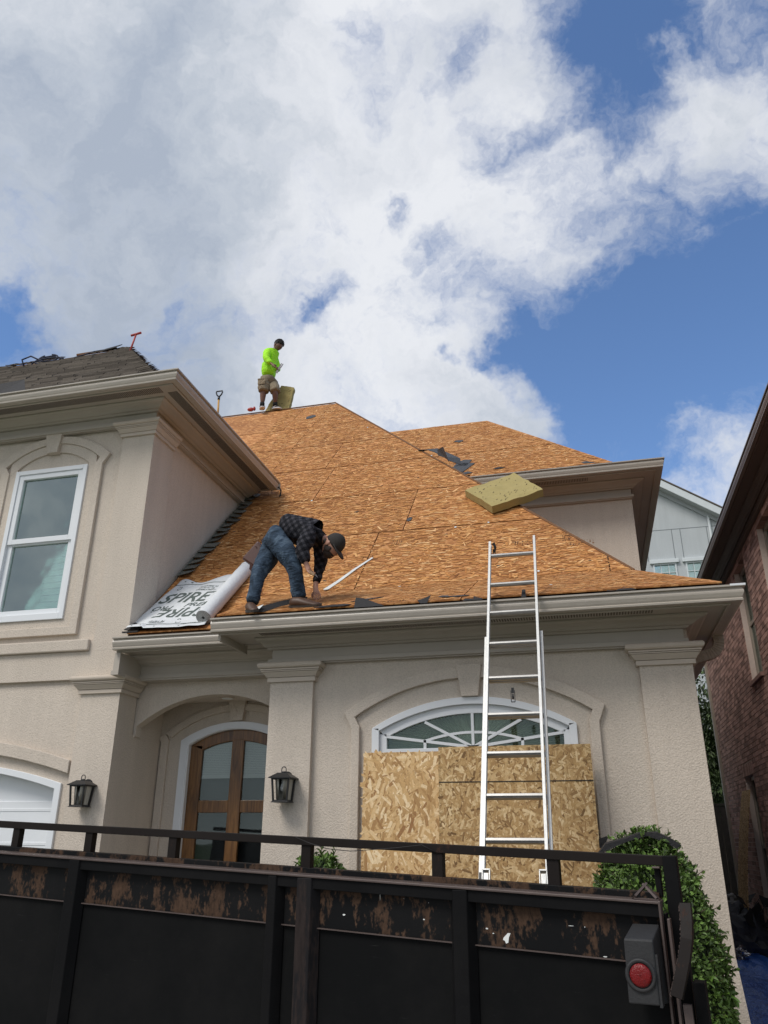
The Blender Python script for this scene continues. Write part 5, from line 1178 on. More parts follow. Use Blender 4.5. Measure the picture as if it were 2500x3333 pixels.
# ================================================================== PLANTS
def leaf_mesh(mb, p, d, up, l, w):
    d = d.normalized(); s = d.cross(up)
    if s.length < 1e-3: s = d.orthogonal()
    s.normalize(); u = s.cross(d)
    a = p; t = p+d*l; c = p+d*l*.45
    mb.add([a, c+s*w+u*w*.35, t-u*l*.12, c-s*w+u*w*.35, c+d*l*.25+s*w*.7+u*w*.2, c+d*l*.25-s*w*.7+u*w*.2], [(0, 1, 4, 2), (0, 2, 5, 3)])
def bush(name, label, c, rad, n, ls, seed, shape=2.6, topz=None, lowz=GZ):
    rnd = random.Random(seed); c = V(c)
    root = thing(name, label, 'bush', (c.x, c.y, GZ))
    def surf(th, ph):      # superellipsoid with lumps
        x, y, z = sin(th)*cos(ph), sin(th)*sin(ph), cos(th); k = (abs(x)**shape+abs(y)**shape+abs(z)**shape)**(-1/shape)
        q = V((x, y, z))*k; lump = 1+.07*noise.noise(q*2.3+V((seed, 0, 0)))+.05*noise.noise(q*6+V((seed, 3, 0)))
        return V((q.x*rad[0], q.y*rad[1], q.z*rad[2]))*lump
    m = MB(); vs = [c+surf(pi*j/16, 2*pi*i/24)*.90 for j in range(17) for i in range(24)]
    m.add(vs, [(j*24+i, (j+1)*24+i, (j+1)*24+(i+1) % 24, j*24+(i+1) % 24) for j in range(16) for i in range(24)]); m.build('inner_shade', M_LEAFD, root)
    m = MB(); mt = MB()
    for k in range(n):
        z = rnd.uniform(-1, 1); th = math.acos(z); ph = rnd.uniform(0, 2*pi)
        p0 = surf(th, ph); nn = V((p0.x/rad[0]**2, p0.y/rad[1]**2, p0.z/rad[2]**2)).normalized(); p = c+p0*rnd.uniform(.88, 1.02)
        if p.z < lowz: continue
        d = (nn*rnd.uniform(.2, 1)+V((rnd.gauss(0, .6), rnd.gauss(0, .6), rnd.gauss(.15, .6)))).normalized()
        l = ls*rnd.uniform(.55, 1.35); leaf_mesh(m, p, d, nn+V((rnd.gauss(0, .4), rnd.gauss(0, .4), .3)), l, l*.27)
        if k % 90 == 0:      # sprigs poking out
            tip = p+(nn+V((0, 0, .5))).normalized()*rnd.uniform(.03, .085); mt.tube([p-nn*.06, tip], .0028, 4)
            for q in range(6): leaf_mesh(m, p.lerp(tip, q/6), (nn+V((rnd.gauss(0, .9), rnd.gauss(0, .9), rnd.gauss(.2, .7)))), nn, ls*1.1, ls*.3)
    tag(m.build('foliage', M_LEAF, root), kind='stuff'); mt.build('twigs', M_BARK, root)
    return root
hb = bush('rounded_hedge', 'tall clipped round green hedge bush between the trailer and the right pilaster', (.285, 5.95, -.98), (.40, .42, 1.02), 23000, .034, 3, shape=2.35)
rnd = random.Random(9); m = MB(); mt = MB()
for k in range(26):          # longer shoots low on the right
    a = rnd.uniform(-1.4, .3); b = V((.285+.34*cos(a), 5.95+.36*sin(a), rnd.uniform(-1.25, -.55))); tip = b+V((.07*cos(a)+.01, .05*sin(a), rnd.uniform(-.02, .08)))
    mt.tube([b, tip], .003, 4)
    for q in range(7): leaf_mesh(m, b.lerp(tip, q/6), V((rnd.gauss(.3, .7), rnd.gauss(-.2, .6), rnd.gauss(.2, .5))), V((0, -.3, 1)), .065, .02)
tag(m.build('young_shoots', simple('bright_leaf', (.10, .19, .03), .45, ns=4, na=.3, island=.4), hb), kind='stuff'); mt.build('shoot_stems', M_BARK, hb)
m = MB()
for k in range(14): leaf_mesh(m, V((.16+rnd.uniform(0, .14), 5.50, rnd.uniform(-.98, -.80))), V((rnd.gauss(0, 1), -.4, rnd.gauss(-.3, .6))), V((0, -1, .2)), .06, .02)
m.build('dry_leaves', M_DEAD, hb)
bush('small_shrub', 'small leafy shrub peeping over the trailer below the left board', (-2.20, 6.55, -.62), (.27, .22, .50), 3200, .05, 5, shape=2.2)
m = MB(); pts = [(-.02, -.075), (.03, -.015), (.16, .02), (.25, .05), (.36, .055), (.44, .02), (.50, -.02), (.47, -.04), (.40, .0), (.30, .035), (.18, .005), (.08, -.035)]
m.prism([(x, 5.72+.1*x, z) for x, z in pts], V((0, .10, .010))); tag(m.build('felt_sheet', M_FELT), 'curved black felt sheet draped over the top of the hedge', 'scrap')
m = MB(); m.prism([(-.01, 6.80, .02), (.05, 6.78, .04), (.06, 6.78, .03), (.03, 6.8, -.03), (.02, 6.82, -.08), (-.01, 6.82, -.08)], (0, .02, 0)); tag(m.build('felt_piece', M_FELT), 'little black felt flap between the right board and the hedge', 'scrap')

def tree(name, label, c, r, h, n, ls, seed, group=None):
    rnd = random.Random(seed); c = V(c); T = thing(name, label, 'tree', (c.x, c.y, GZ), group)
    m = MB(); m.tube([(c.x, c.y, GZ), (c.x+.1, c.y, GZ+h*.3), (c.x, c.y+.1, GZ+h*.62)], [.22, .16, .10], 10)
    limbs = []
    for k in range(9):
        a = 2*pi*k/9+rnd.uniform(-.3, .3); b = V((c.x, c.y, GZ+h*rnd.uniform(.25, .6))); e = b+V((cos(a)*r*.75, sin(a)*r*.75, h*rnd.uniform(.12, .3))); m.tube([b, b.lerp(e, .5)+V((0, 0, .15)), e], [.08, .05, .015], 6); limbs.append((b, e))
    m.build('trunk', M_BARK, T)
    m = MB(); cl = []
    for k in range(70):
        b, e = rnd.choice(limbs); q = b.lerp(e, rnd.uniform(.35, 1.1)); cl.append((q+V((rnd.gauss(0, .35), rnd.gauss(0, .35), rnd.gauss(0, .45))), rnd.uniform(.25, .6)))
    for k in range(n):
        q, rr_ = rnd.choice(cl); d = V((rnd.gauss(0, 1), rnd.gauss(0, 1), rnd.gauss(0, 1))).normalized(); leaf_mesh(m, q+d*rr_*rnd.uniform(.4, 1), d+V((0, 0, rnd.gauss(-.2, .6))), V((0, 0, 1)), ls*rnd.uniform(.6, 1.3), ls*.22)
    m.build('crown', M_TREE, T)
tree('backyard_tree', 'dark green tree seen through the gap between the two houses', (3.15, 23.5, 0), 2.3, 6.6, 26000, .13, 4)
tree('backyard_tree', 'second tree further back in the gap between the houses', (5.0, 27.0, 0), 2.0, 5.2, 9000, .16, 6)

# ================================================================== BRICK HOUSE
B = thing('brick_house', 'two-storey red brick house with dark brown eaves on the right', 'house', (4.5, 13, GZ))
XB = 2.6
OPEN = [(12.86, 13.80, 2.38, 4.20), (10.55, 11.65, 2.38, 4.20), (15.05, 15.95, -1.2, 1.07)]
ys = sorted({5., 18.3}|{v for o in OPEN for v in o[:2]}); m = MB()
for i in range(len(ys)-1):
    ya, yb = ys[i], ys[i+1]; ym = (ya+yb)/2; zc = GZ
    for o in sorted([o for o in OPEN if o[0] < ym < o[1]], key=lambda o: o[2]): m.box(XB+.008, XB+.25, ya, yb, zc, o[2]); zc = o[3]
    m.box(XB+.008, XB+.25, ya, yb, zc, 4.42)
m.build('wall', M_MORT, B)
MB().box(XB+.3, 9, 5, 18.28, GZ, 4.42).build('house_body', M_MORT, B)
bricks = []; CH = .0762; BLn = .212
z = GZ; r = 0
while z < 4.36:
    segs = [(5.0, 18.3)]
    for o in OPEN:
        zt = o[3]+(.21 if o[3] < 2 else 0.); ex = .10 if zt != o[3] else 0
        if z+CH*.6 > o[2]-.07 and z < zt-.02:
            ns_ = []
            for a, b in segs:
                if o[0] > a and o[1] < b: ns_ += [(a, o[0]-(ex if z > o[3]-.03 else 0)), (o[1]+(ex if z > o[3]-.03 else 0), b)]
                else: ns_.append((a, b))
            segs = ns_
    for a, b in segs:
        y = a-((r % 2)*BLn/2 if a == 5.0 else 0); first = (r % 2) and a != 5.0
        while y < b-.03:
            w = BLn*.5 if first else BLn; first = False
            ya, yb = max(y, a), min(y+w, b)
            if b-yb < .05: yb = b
            if yb-ya > .03: bricks.append((ya, yb, z))
            y = yb if yb == b else y+w
    z += CH; r += 1
# soldier courses over the low window, rowlock sills
for o in OPEN:
    if o[3] < 2:
        y = o[0]-.10
        while y < o[1]+.09: bricks.append((y, y+CH, -o[3])); y += CH
bricks.sort(key=lambda q: -1./max(.5, ((q[0]-0)**2+2.6**2+q[2]**2))*(1 if (q[2] > -9) else 1) if False else ((q[0]**2+q[2]**2)))
vis = []; hid = []
for q in bricks:      # nearest ones that fall inside the picture
    p = V((XB, (q[0]+q[1])/2, abs(q[2]))); zc = p.dot(FW); px, py = p.dot(R2)/zc*2564.6+1250, 1666.5-p.dot(U2)/zc*2564.6
    (vis if (px < 2505 and py > 1400 and q[0] > 9.5 and not (px < 2330 and py < 1990)) else hid).append(q)
BW = .10
def brick_box(mb, q, j):
    ya, yb, z = q
    if z < 0 and any(abs(-z-o[3]) < 1e-6 for o in OPEN): mb.box(XB-.004, XB+BW, ya+.005, yb-.005, -z+.005, -z+.20)
    else: mb.box(XB-j, XB+BW, ya+.005, yb-.005, z+.005, z+CH-.005)
unit = MB().box(-.002, BW, -(BLn-.01)/2, (BLn-.01)/2, .005, CH-.005).build('brick', M_BRICK, B); unit_used = False
cnt = 0
for q in vis[:]:
    if cnt >= 296: hid.append(q); continue
    if abs(q[1]-q[0]-BLn) < 1e-4 and q[2] > -1.74:
        o = unit if not unit_used else unit.copy()
        if unit_used: COL.objects.link(o)
        unit_used = True; o.location = (XB-random.uniform(0, .004), (q[0]+q[1])/2, q[2])
    else:
        m = MB(); brick_box(m, q, random.uniform(0, .004)); m.build('brick', M_BRICK, B)
    cnt += 1
m = MB()
for q in hid: brick_box(m, q, random.uniform(0, .005))
z = GZ; r = 0
while z < 4.36:                       # street front of the brick house
    x = XB-.01-(r % 2)*BLn/2
    while x < 9: m.box(max(x, XB-.01)+.005, min(x+BLn, 9)-.005, 4.985, 5.05, z+.005, z+CH-.005); x += BLn
    z += CH; r += 1
tag(m.build('brickwork', M_BRICK, B), kind='stuff')
for (ya, yb, z0, z1) in OPEN:
    m = MB(); m.box(XB+.09, XB+.14, ya, ya+.07, z0, z1); m.box(XB+.09, XB+.14, yb-.07, yb, z0, z1); m.box(XB+.09, XB+.14, ya, yb, z1-.07, z1); m.box(XB+.09, XB+.14, ya, yb, z0, z0+.07); m.box(XB+.10, XB+.14, ya, yb, (z0+z1)/2-.03, (z0+z1)/2+.03)
    m.box(XB+.11, XB+.15, (ya+yb)/2-.015, (ya+yb)/2+.015, z0, z1)
    fr = m.build('window_frame', M_TAN, B, bevel=.004)
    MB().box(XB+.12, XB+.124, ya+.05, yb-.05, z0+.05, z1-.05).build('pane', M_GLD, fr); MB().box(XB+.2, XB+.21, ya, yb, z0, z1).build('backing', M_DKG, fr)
    if z0 > 0:
        m = MB(); m.loft([V((XB-.05, ya-.03, z0-.075)), V((XB-.05, ya-.03, z0-.02)), V((XB+.10, ya-.03, z0+.0)), V((XB+.10, ya-.03, z0-.075))], [V((XB-.05, yb+.03, z0-.075)), V((XB-.05, yb+.03, z0-.02)), V((XB+.10, yb+.03, z0+.0)), V((XB+.10, yb+.03, z0-.075))]); m.build('sill', M_BRICK, B)
BM = dict(gutter=M_BGUT, fascia=M_BTRIM, soffit=M_BTRIM, crown=M_BTRIM, frieze=M_BTRIM, architrave=M_BTRIM)
for nm, (pf, mt) in PROF.items():
    mm = MB(); dd = [(XB-d*.64, z) for d, z in pf]
    mm.loft([V((x, 5.0, 4.64+z)) for x, z in dd], [V((x, 18.4, 4.64+z)) for x, z in dd]); mm.build(nm, BM[nm], B)
mm = MB(); mm.add([(XB-.30, 5, 4.60), (XB-.30, 18.4, 4.60), (6, 18.4, 7.5), (6, 5, 7.5)], [(0, 1, 2, 3)]); mm.add([(6, 5, 7.5), (6, 18.4, 7.5), (9.4, 18.4, 4.6), (9.4, 5, 4.6)], [(0, 1, 2, 3)]); mm.build('roof', M_SH, B)
mm = MB(); mm.prism([(XB, 5.02, 4.4), (9, 5.02, 4.4), (6, 5.02, 7.42)], (0, .1, 0)); mm.build('gable', M_BTRIM, B)
MB().box(XB-.055, XB+.06, 18.30, 18.42, GZ, 4.40).build('corner_downspout', M_TAN, B, bevel=.01)
# board leaning in front of the low window: long, slightly bowed
m = MB(); n = 10
P = [(2.50-.10*sin(pi*(1-i/n))*.4-.28*(1-i/n), 15.55-.55*(i/n), GZ+.35+2.22*(i/n)) for i in range(n+1)]; Q = [(x-.03, y+.80-.15*(i/n), z) for i, (x, y, z) in enumerate(P)]
m.strip(P, Q, (.012, 0, 0)); lb = m.build('osb_sheet', M_OSBR, uvf=lambda c: (c.z, c.y)); tag(lb, 'bowed strand board leaning on the brick wall below the low window', 'board')
# black pile, pipes, tarp, foil
def heap(name, c, rad, mat, label, cat, seed, amp=.35):
    m = MB(); m.ell(c, ((rad[0], 0, 0), (0, rad[1], 0), (0, 0, rad[2])), 26, 16, fn=lambda x, y, z: tuple(v*(1+amp*noise.noise(V((x, y, z))*2.2+V((seed, 0, 0)))+amp*.5*noise.noise(V((x, y, z))*6+V((seed, 0, 0)))) for v in (x, y, z)))
    return tag(m.build(name, mat), label, cat)
heap('felt_heap', (2.15, 15.7, -1.45), (.42, .55, .45), M_FELT2, 'heap of torn black roofing felt at the foot of the brick wall', 'debris heap', 2)
m = MB()
for k in range(16):
    p = V((2.25+random.uniform(-.25, .3), 15.6+random.uniform(-.4, .4), -1.30+random.uniform(0, .45))); a = V((random.gauss(0, 1), random.gauss(0, 1), random.gauss(0, 1))).normalized(); b = a.orthogonal()
    m.prism([p, p+a*.16, p+a*.14+b*.12, p+b*.17], a.cross(b)*.006)
tag(m.build('torn_felt', M_FELT), 'jagged black felt flaps on top of the felt heap', 'debris heap', kind='stuff')
m = MB(); pp = [(2.10, 16.9, -.90), (2.238, 17, -.889), (2.266, 17, -.914), (2.36, 17, -.912), (2.408, 17, -1.0), (2.56, 17, -.975)]; m.tube(pp, .026, 8); m.tube([(2.23, 17, -.9), (2.23, 17, -1.15), (2.15, 17, -1.2)], .03, 8); m.tube([(2.12, 17, -1.0), (2.40, 17, -1.0)], .02, 8)
for p in (pp[1], pp[3], pp[4]): m.ell(p, ((.045, 0, 0), (0, .04, 0), (0, 0, .04)), 8, 6)
gm = m.build('gas_pipe', M_PIPE, smooth=True); tag(gm, 'grey gas pipes and fittings beside the brick wall corner', 'pipe')
m = MB(); m.box(2.05, 2.30, 16.85, 17.1, -1.42, -1.12); m.tube([(2.17, 16.84, -1.27), (2.17, 16.82, -1.27)], .09, 16); m.build('meter_box', M_LBOX, gm, bevel=.03)
N = 46; m = MB(); vs = []
for j in range(N+1):
    for i in range(N+1):
        x, y = .95+1.65*i/N, 8.5+7.4*j/N; a = noise.noise(V((x*2.2, y*1.4, 1)))*.09+abs(noise.noise(V((x*4.+y*2.2, y*1.2-x, 4))))*.13+noise.noise(V((x*11, y*8, 2)))*.02
        vs.append((x+.05*noise.noise(V((x, y*2, 9))), y, GZ+.045+max(-.035, a)))
m.add(vs, [(j*(N+1)+i, j*(N+1)+i+1, (j+1)*(N+1)+i+1, (j+1)*(N+1)+i) for j in range(N) for i in range(N)]); tag(m.build('blue_tarp', M_TARP, smooth=True), 'crumpled blue tarp covering the side yard between the houses', 'tarp')
heap('foil_scrap', (1.93, 14.75, -1.58), (.11, .11, .08), simple('crumpled_foil', (.45, .46, .48), .25, metal=.8, ns=20, na=.4), 'crumpled silver foil on the far end of the blue tarp', 'litter', 8, .9)
heap('paper_scrap', (2.42, 13.6, -1.60), (.09, .12, .02), M_WHITEP, 'pale paper scrap lying on the blue tarp', 'litter', 11, .6)

# fence between the houses
F = thing('wooden_fence', 'dark weathered wooden fence across the gap between the houses', 'fence', (1.8, 19, GZ))
for k in range(13):
    x = .95+k*.142; top = .74-random.uniform(0, .05); MB().box(x, x+.135, 19+random.uniform(0, .01), 19.025, GZ, top).build('picket', M_FENCE, F, bevel=.003)
m = MB(); m.box(.95, 2.8, 19.03, 19.07, .35, .44); m.box(.95, 2.8, 19.03, 19.07, -1.2, -1.1); m.build('fence_rail', M_FENCE, F); MB().box(.93, 2.8, 18.98, 19.08, .72, .76).build('fence_cap', M_FENCE, F)

# grey house beyond
G = thing('grey_house', 'pale grey stucco house with white gable trim far behind the roofs', 'house', (3, 33, GZ))
gx = 2.95; sl = .694; gz = 12.98+(3.544-gx)*sl-.27
def gz_(x): return gz+.0-abs(x-gx)*sl
OPG = [(2.88, 3.72, 8.3, 9.72), (4.05, 4.89, 8.3, 9.72)]
xs = [-6., 2.88, gx, 3.72, 4.05, 4.89, 11.]; m = MB()
for i in range(len(xs)-1):
    a, b = xs[i], xs[i+1]; op = [o for o in OPG if o[0] <= a and o[1] >= b]
    lo = [(a, GZ)] if not op else None
    if op: m.box(a, b, 30, 30.2, GZ, op[0][2]); m.prism([(a, 30, op[0][3]), (b, 30, op[0][3]), (b, 30, gz_(b)), (a, 30, gz_(a))], (0, .2, 0))
    else: m.prism([(a, 30, GZ), (b, 30, GZ), (b, 30, gz_(b)), (a, 30, gz_(a))], (0, .2, 0))
m.build('wall', M_ST2, G)
M_GTR = simple('grey_white_trim', (.62, .66, .67), .6, ns=4, na=.08)
m = MB()
for sgn in (1, -1):
    e = 8.5*sgn
    m.prism([(gx, 29.55, gz+.28), (gx+e, 29.55, gz+.28-8.5*sl), (gx+e, 29.55, gz-.04-8.5*sl), (gx, 29.55, gz-.04)], (0, .05, 0))
m.build('rake_board', M_GTR, G, bevel=.01)
m = MB()
for sgn in (1, -1):
    e = 8.5*sgn; m.prism([(gx, 29.6, gz-.02), (gx+e, 29.6, gz-.02-8.5*sl), (gx+e, 30.0, gz-.02-8.5*sl), (gx, 30.0, gz-.02)], (0, 0, -.02)); m.prism([(gx, 29.93, gz-.04), (gx+e, 29.93, gz-.04-8.5*sl), (gx+e, 29.93, gz-.22-8.5*sl), (gx, 29.93, gz-.22)], (0, .06, 0))
m.build('soffit', M_ST2, G)
m = MB()
for sgn in (1, -1):
    e = 8.6*sgn; m.prism([(gx, 29.52, gz+.30), (gx+e, 29.52, gz+.30-8.6*sl), (gx+e, 29.52, gz+.35-8.6*sl), (gx, 29.52, gz+.35)], (0, 8, 0))
m.build('roof', M_SH, G)
m = MB(); m.box(-6, 11, 29.993, 30.01, 11.068, 11.088)
for x in (2.75, 3.72, 4.03, 4.98): m.box(x-.012, x+.012, 29.993, 30.01, 9.85, 11.07)
m.build('wall_joint', simple('joint_shadow', (.20, .22, .23), .9), G)
for (a, b, z0, z1) in OPG:
    MB().box(a-.10, b+.10, 29.9, 30.0, 9.72, 9.87).build('window_header', M_GTR, G, bevel=.01)
    m = MB(); rframe(m, a, b, z0, z1, .055, 29.96, .10)
    for f_ in (.335, .665): m.box(a+(b-a)*f_-.012, a+(b-a)*f_+.012, 29.98, 30.02, z0, z1)
    for zz in (9.36, 9.0, 8.65): m.box(a, b, 29.985, 30.02, zz-.012, zz+.012)
    fr = m.build('window_frame', M_GTR, G); MB().box(a, b, 30.04, 30.045, z0, z1).build('pane', M_GLG, fr)
    m = MB()
    for k in range(48): m.box(a, b, 30.10, 30.105, z0+k*.03, z0+k*.03+.026)
    tag(m.build('blind', M_BLIND, fr), kind='stuff')
MB().tube([(5.10, 29.95, 11.5), (5.12, 29.95, 9.0)], .05, 8).build('drain_pipe', M_GTR, G)

# ================================================================== PEOPLE
def skin(name, nodes, edges, mat, parent, root, sub=2, extra=None, wob=0.):
    "nodes: {key:(pos, r or (rx,ry))}; grows one continuous surface"
    keys = list(nodes); me = bpy.data.meshes.new(name); me.from_pydata([tuple(nodes[k][0]) for k in keys], [(keys.index(a), keys.index(b)) for a, b in edges], [])
    o = bpy.data.objects.new(name, me); COL.objects.link(o); md = o.modifiers.new('skin', 'SKIN'); md.use_smooth_shade = True; md.branch_smoothing = .35
    for i, k in enumerate(keys):
        r = nodes[k][1]; r = r if isinstance(r, tuple) else (r, r); sv = me.skin_vertices[0].data[i]; sv.radius = r; sv.use_root = (k == root)
    sb = o.modifiers.new('sub', 'SUBSURF'); sb.levels = sub; sb.render_levels = sub
    dg = bpy.context.evaluated_depsgraph_get(); ev = o.evaluated_get(dg); m2 = ev.to_mesh(); vs = [v.co.copy() for v in m2.vertices]; fs = [tuple(p.vertices) for p in m2.polygons]; ns_ = [v.normal.copy() for v in m2.vertices]; ev.to_mesh_clear(); bpy.data.objects.remove(o); bpy.data.meshes.remove(me)
    if wob: vs = [v+n_*(wob*noise.noise(v*13)+wob*.7*noise.noise(V((v.x*9, v.y*9, v.z*30)))) for v, n_ in zip(vs, ns_)]
    m = MB(); m.add(vs, fs)
    if extra: extra(m)
    return m.build(name, mat if isinstance(mat, list) else [mat], parent, smooth=True)
def head_into(m, c, fwd, up, s, mi_skin=0, mi_eye=1, mi_lip=2):
    c = V(c); f = V(fwd).normalized(); u = V(up); u = (u-f*u.dot(f)).normalized(); sd_ = f.cross(u)
    def fn(x, y, z):        # x forward, y side, z up
        fx = x*.098; fy = y*.075; fz = z*.115
        if z < -.2: k = (-z-.2)/.8; fy *= 1-.35*k; fx = fx*(1-.12*k)+.012*k
        if x > .3 and abs(y) < .32:                       # brow, nose, lips, chin
            w = (1-abs(y)/.32)
            if -.28 < z < .12: fx += .022*w*max(0, 1-abs(z+.16)/.16)
            if .1 < z < .3: fx += .005*w
            if -.66 < z < -.42: fx += .007*w
            if z < -.72: fx += .010*w
        if x < -.2: fx *= 1.06
        return (fx, fy, fz)
    m.ell(c, (f*s, sd_*s, u*s), 28, 22, mi_skin, fn)
    for sg in (-1, 1):
        m.ell(c+f*s*.082+sd_*s*sg*.031+u*s*.008, (f*s*.010, sd_*s*.013, u*s*.008), 8, 6, mi_eye); m.ell(c-f*s*.008+sd_*s*sg*.076-u*s*.008, (f*s*.020, sd_*s*.010, u*s*.032), 8, 6, mi_skin)
    m.ell(c+f*s*.094-u*s*.060, (f*s*.006, sd_*s*.022, u*s*.006), 8, 5, mi_lip)
def hand_nodes(N, E, pre, wrist, hand, palmN, r=.0085, curl=.5, L=.075):
    "palm and five bent fingers rooted on the wrist-to-hand line"
    w, h = V(wrist), V(hand); d = (h-w).normalized(); n = V(palmN); n = (n-d*n.dot(d)).normalized(); s = d.cross(n)
    N[pre+'p'] = (h, (.034, .017)); 
    for i, (o, l) in enumerate(((-.030, .92), (-.010, 1.05), (.010, 1.0), (.028, .80))):
        b = h+d*.035+s*o; k1 = b+(d*cos(curl)+n*sin(curl))*L*.45*l; k2 = k1+(d*cos(curl*2.6)+n*sin(curl*2.6))*L*.35*l; k3 = k2+(d*cos(curl*4)+n*sin(curl*4))*L*.22*l
        for q, (nm, p) in enumerate((('a', b), ('b', k1), ('c', k2), ('d', k3))): N[pre+str(i)+nm] = (p, r*(1.05-.1*q))
        E += [(pre+'p', pre+str(i)+'a'), (pre+str(i)+'a', pre+str(i)+'b'), (pre+str(i)+'b', pre+str(i)+'c'), (pre+str(i)+'c', pre+str(i)+'d')]
    t0 = h-s*.030-d*.005; t1 = t0+(-s*.7+d*.8+n*.4).normalized()*.032; t2 = t1+(d+n*.6).normalized()*.028
    N[pre+'ta'] = (t0, r*1.3); N[pre+'tb'] = (t1, r*1.15); N[pre+'tc'] = (t2, r)
    E += [(pre+'p', pre+'ta'), (pre+'ta', pre+'tb'), (pre+'tb', pre+'tc')]
def shoe(name, heel, toe, up, w, h, mat, sole, parent, trim=None):
    heel, toe = V(heel), V(toe); d = (toe-heel); L = d.length; d.normalize(); u = V(up); u = (u-d*u.dot(d)).normalized(); s = d.cross(u)
    def ring(t):      # half width, height along the shoe
        hw = w*(.78+.32*sin(pi*min(1, t*1.05))) if t < .93 else w*.62; hh = h*(1.0 if t < .35 else max(.42, 1.0-(t-.35)*1.15)); return hw, hh
    m = MB(); n = 12; K_ = 12; vs = []
    for j in range(K_+1):
        t = j/K_; hw, hh = ring(t)
        if j in (0, K_): hw *= .55; hh *= .75
        p = heel+d*L*t
        for k in range(n): a = 2*pi*k/n; vs.append(p+s*cos(a)*hw+u*(hh*.5+sin(a)*hh*.5))
    m.add(vs, [(j*n+k, j*n+(k+1) % n, (j+1)*n+(k+1) % n, (j+1)*n+k) for j in range(K_) for k in range(n)]+[tuple(range(n))[::-1], tuple(range(K_*n, K_*n+n))])
    sh = m.build(name, mat, parent, smooth=True)
    m = MB(); A = []
    for j in range(K_+1): t = j/K_; A.append(heel+d*(L*(t*1.06-.03))+s*ring(t)[0]*(1.05 if 0 < j < K_ else .6))
    for j in range(K_, -1, -1): t = j/K_; A.append(heel+d*(L*(t*1.06-.03))-s*ring(t)[0]*(1.05 if 0 < j < K_ else .6))
    m.prism(A, u*.022); m.build('sole', sole, sh)
    if trim:
        m = MB()
        for sg in (-1, 1):
            q = [heel+d*L*t+s*sg*(ring(t)[0]*.99)+u*z for t, z in ((.15, .04), (.35, .028), (.62, .062), (.38, .052))]; m.prism(q, s*sg*.004)
        m.build('side_stripe', trim, sh)
    return sh

# --- man bending at the eave -------------------------------------------------
P1 = thing('person', 'man bending over at the eave in plaid shirt, blue jeans and dark cap', 'person', (-2.7, 6.68, 1.95))
ft = lambda x, y: V((x, y, zL(y)+.018))
kL, aL = V((-2.93, 6.66, 2.36)), V((-2.935, 6.575, 2.055)); kR, aR = V((-2.58, 6.66, 2.42)), V((-2.53, 6.71, 2.115))
N = {'pel': (V((-2.83, 6.84, 2.80)), (.115, .13)), 'sp1': (V((-2.75, 6.86, 2.87)), (.10, .13)), 'sp2': (V((-2.62, 6.86, 2.86)), (.105, .14)), 'ch': (V((-2.48, 6.86, 2.80)), (.10, .145)), 'nk': (V((-2.37, 6.855, 2.735)), .042), 'hd': (V((-2.32, 6.85, 2.70)), .044),
     'hL': (V((-2.90, 6.92, 2.74)), .095), 'tL': (V((-2.92, 6.80, 2.56)), .082), 'kL': (kL, .060), 'cL': (kL.lerp(aL, .4), .052), 'aL': (aL, .040),
     'hR': (V((-2.80, 6.76, 2.72)), .095), 'tR': (V((-2.69, 6.70, 2.57)), .082), 'kR': (kR, .060), 'cR': (kR.lerp(aR, .4), .052), 'aR': (aR, .040),
     'sR': (V((-2.42, 6.70, 2.74)), .060), 'eR': (V((-2.50, 6.62, 2.53)), .042), 'wR': (V((-2.445, 6.64, 2.395)), .027),
     'sL': (V((-2.44, 7.00, 2.77)), .060), 'eL': (V((-2.44, 7.04, 2.53)), .042), 'wL': (V((-2.47, 6.98, 2.29)), .027)}
E_ = [('pel', 'sp1'), ('sp1', 'sp2'), ('sp2', 'ch'), ('ch', 'nk'), ('nk', 'hd'), ('pel', 'hL'), ('hL', 'tL'), ('tL', 'kL'), ('kL', 'cL'), ('cL', 'aL'), ('pel', 'hR'), ('hR', 'tR'), ('tR', 'kR'), ('kR', 'cR'), ('cR', 'aR'), ('ch', 'sR'), ('sR', 'eR'), ('eR', 'wR'), ('ch', 'sL'), ('sL', 'eL'), ('eL', 'wL')]
hand_nodes(N, E_, 'r', N['wR'][0], V((-2.425, 6.645, 2.345)), V((.8, 0, -.3)), curl=.62, L=.06); E_.append(('wR', 'rp'))
hand_nodes(N, E_, 'l', N['wL'][0], V((-2.44, 6.93, 2.215)), V((.3, 0, -1)), curl=.18, L=.07); E_.append(('wL', 'lp'))
HC = V((-2.262, 6.85, 2.645)); HF = V((.50, -.10, -.86)); HU = V((.84, -.10, .50))
M_LIP = simple('lip', (.22, .08, .06), .5); M_EYE = simple('eye', (.02, .015, .012), .3)
def slim(N, keys, f=.72):
    for k in keys: p, r = N[k]; N[k] = (p, tuple(q*f for q in r) if isinstance(r, tuple) else r*f)
slim(N, ['pel', 'sp1', 'sp2', 'ch', 'hL', 'tL', 'kL', 'cL', 'hR', 'tR', 'kR', 'cR', 'sR', 'eR', 'sL', 'eL'], .5)
skin('body', N, E_, [M_SKIN1, M_EYE, M_LIP], P1, 'pel', 2, lambda m: head_into(m, HC, HF, HU, 1.02))
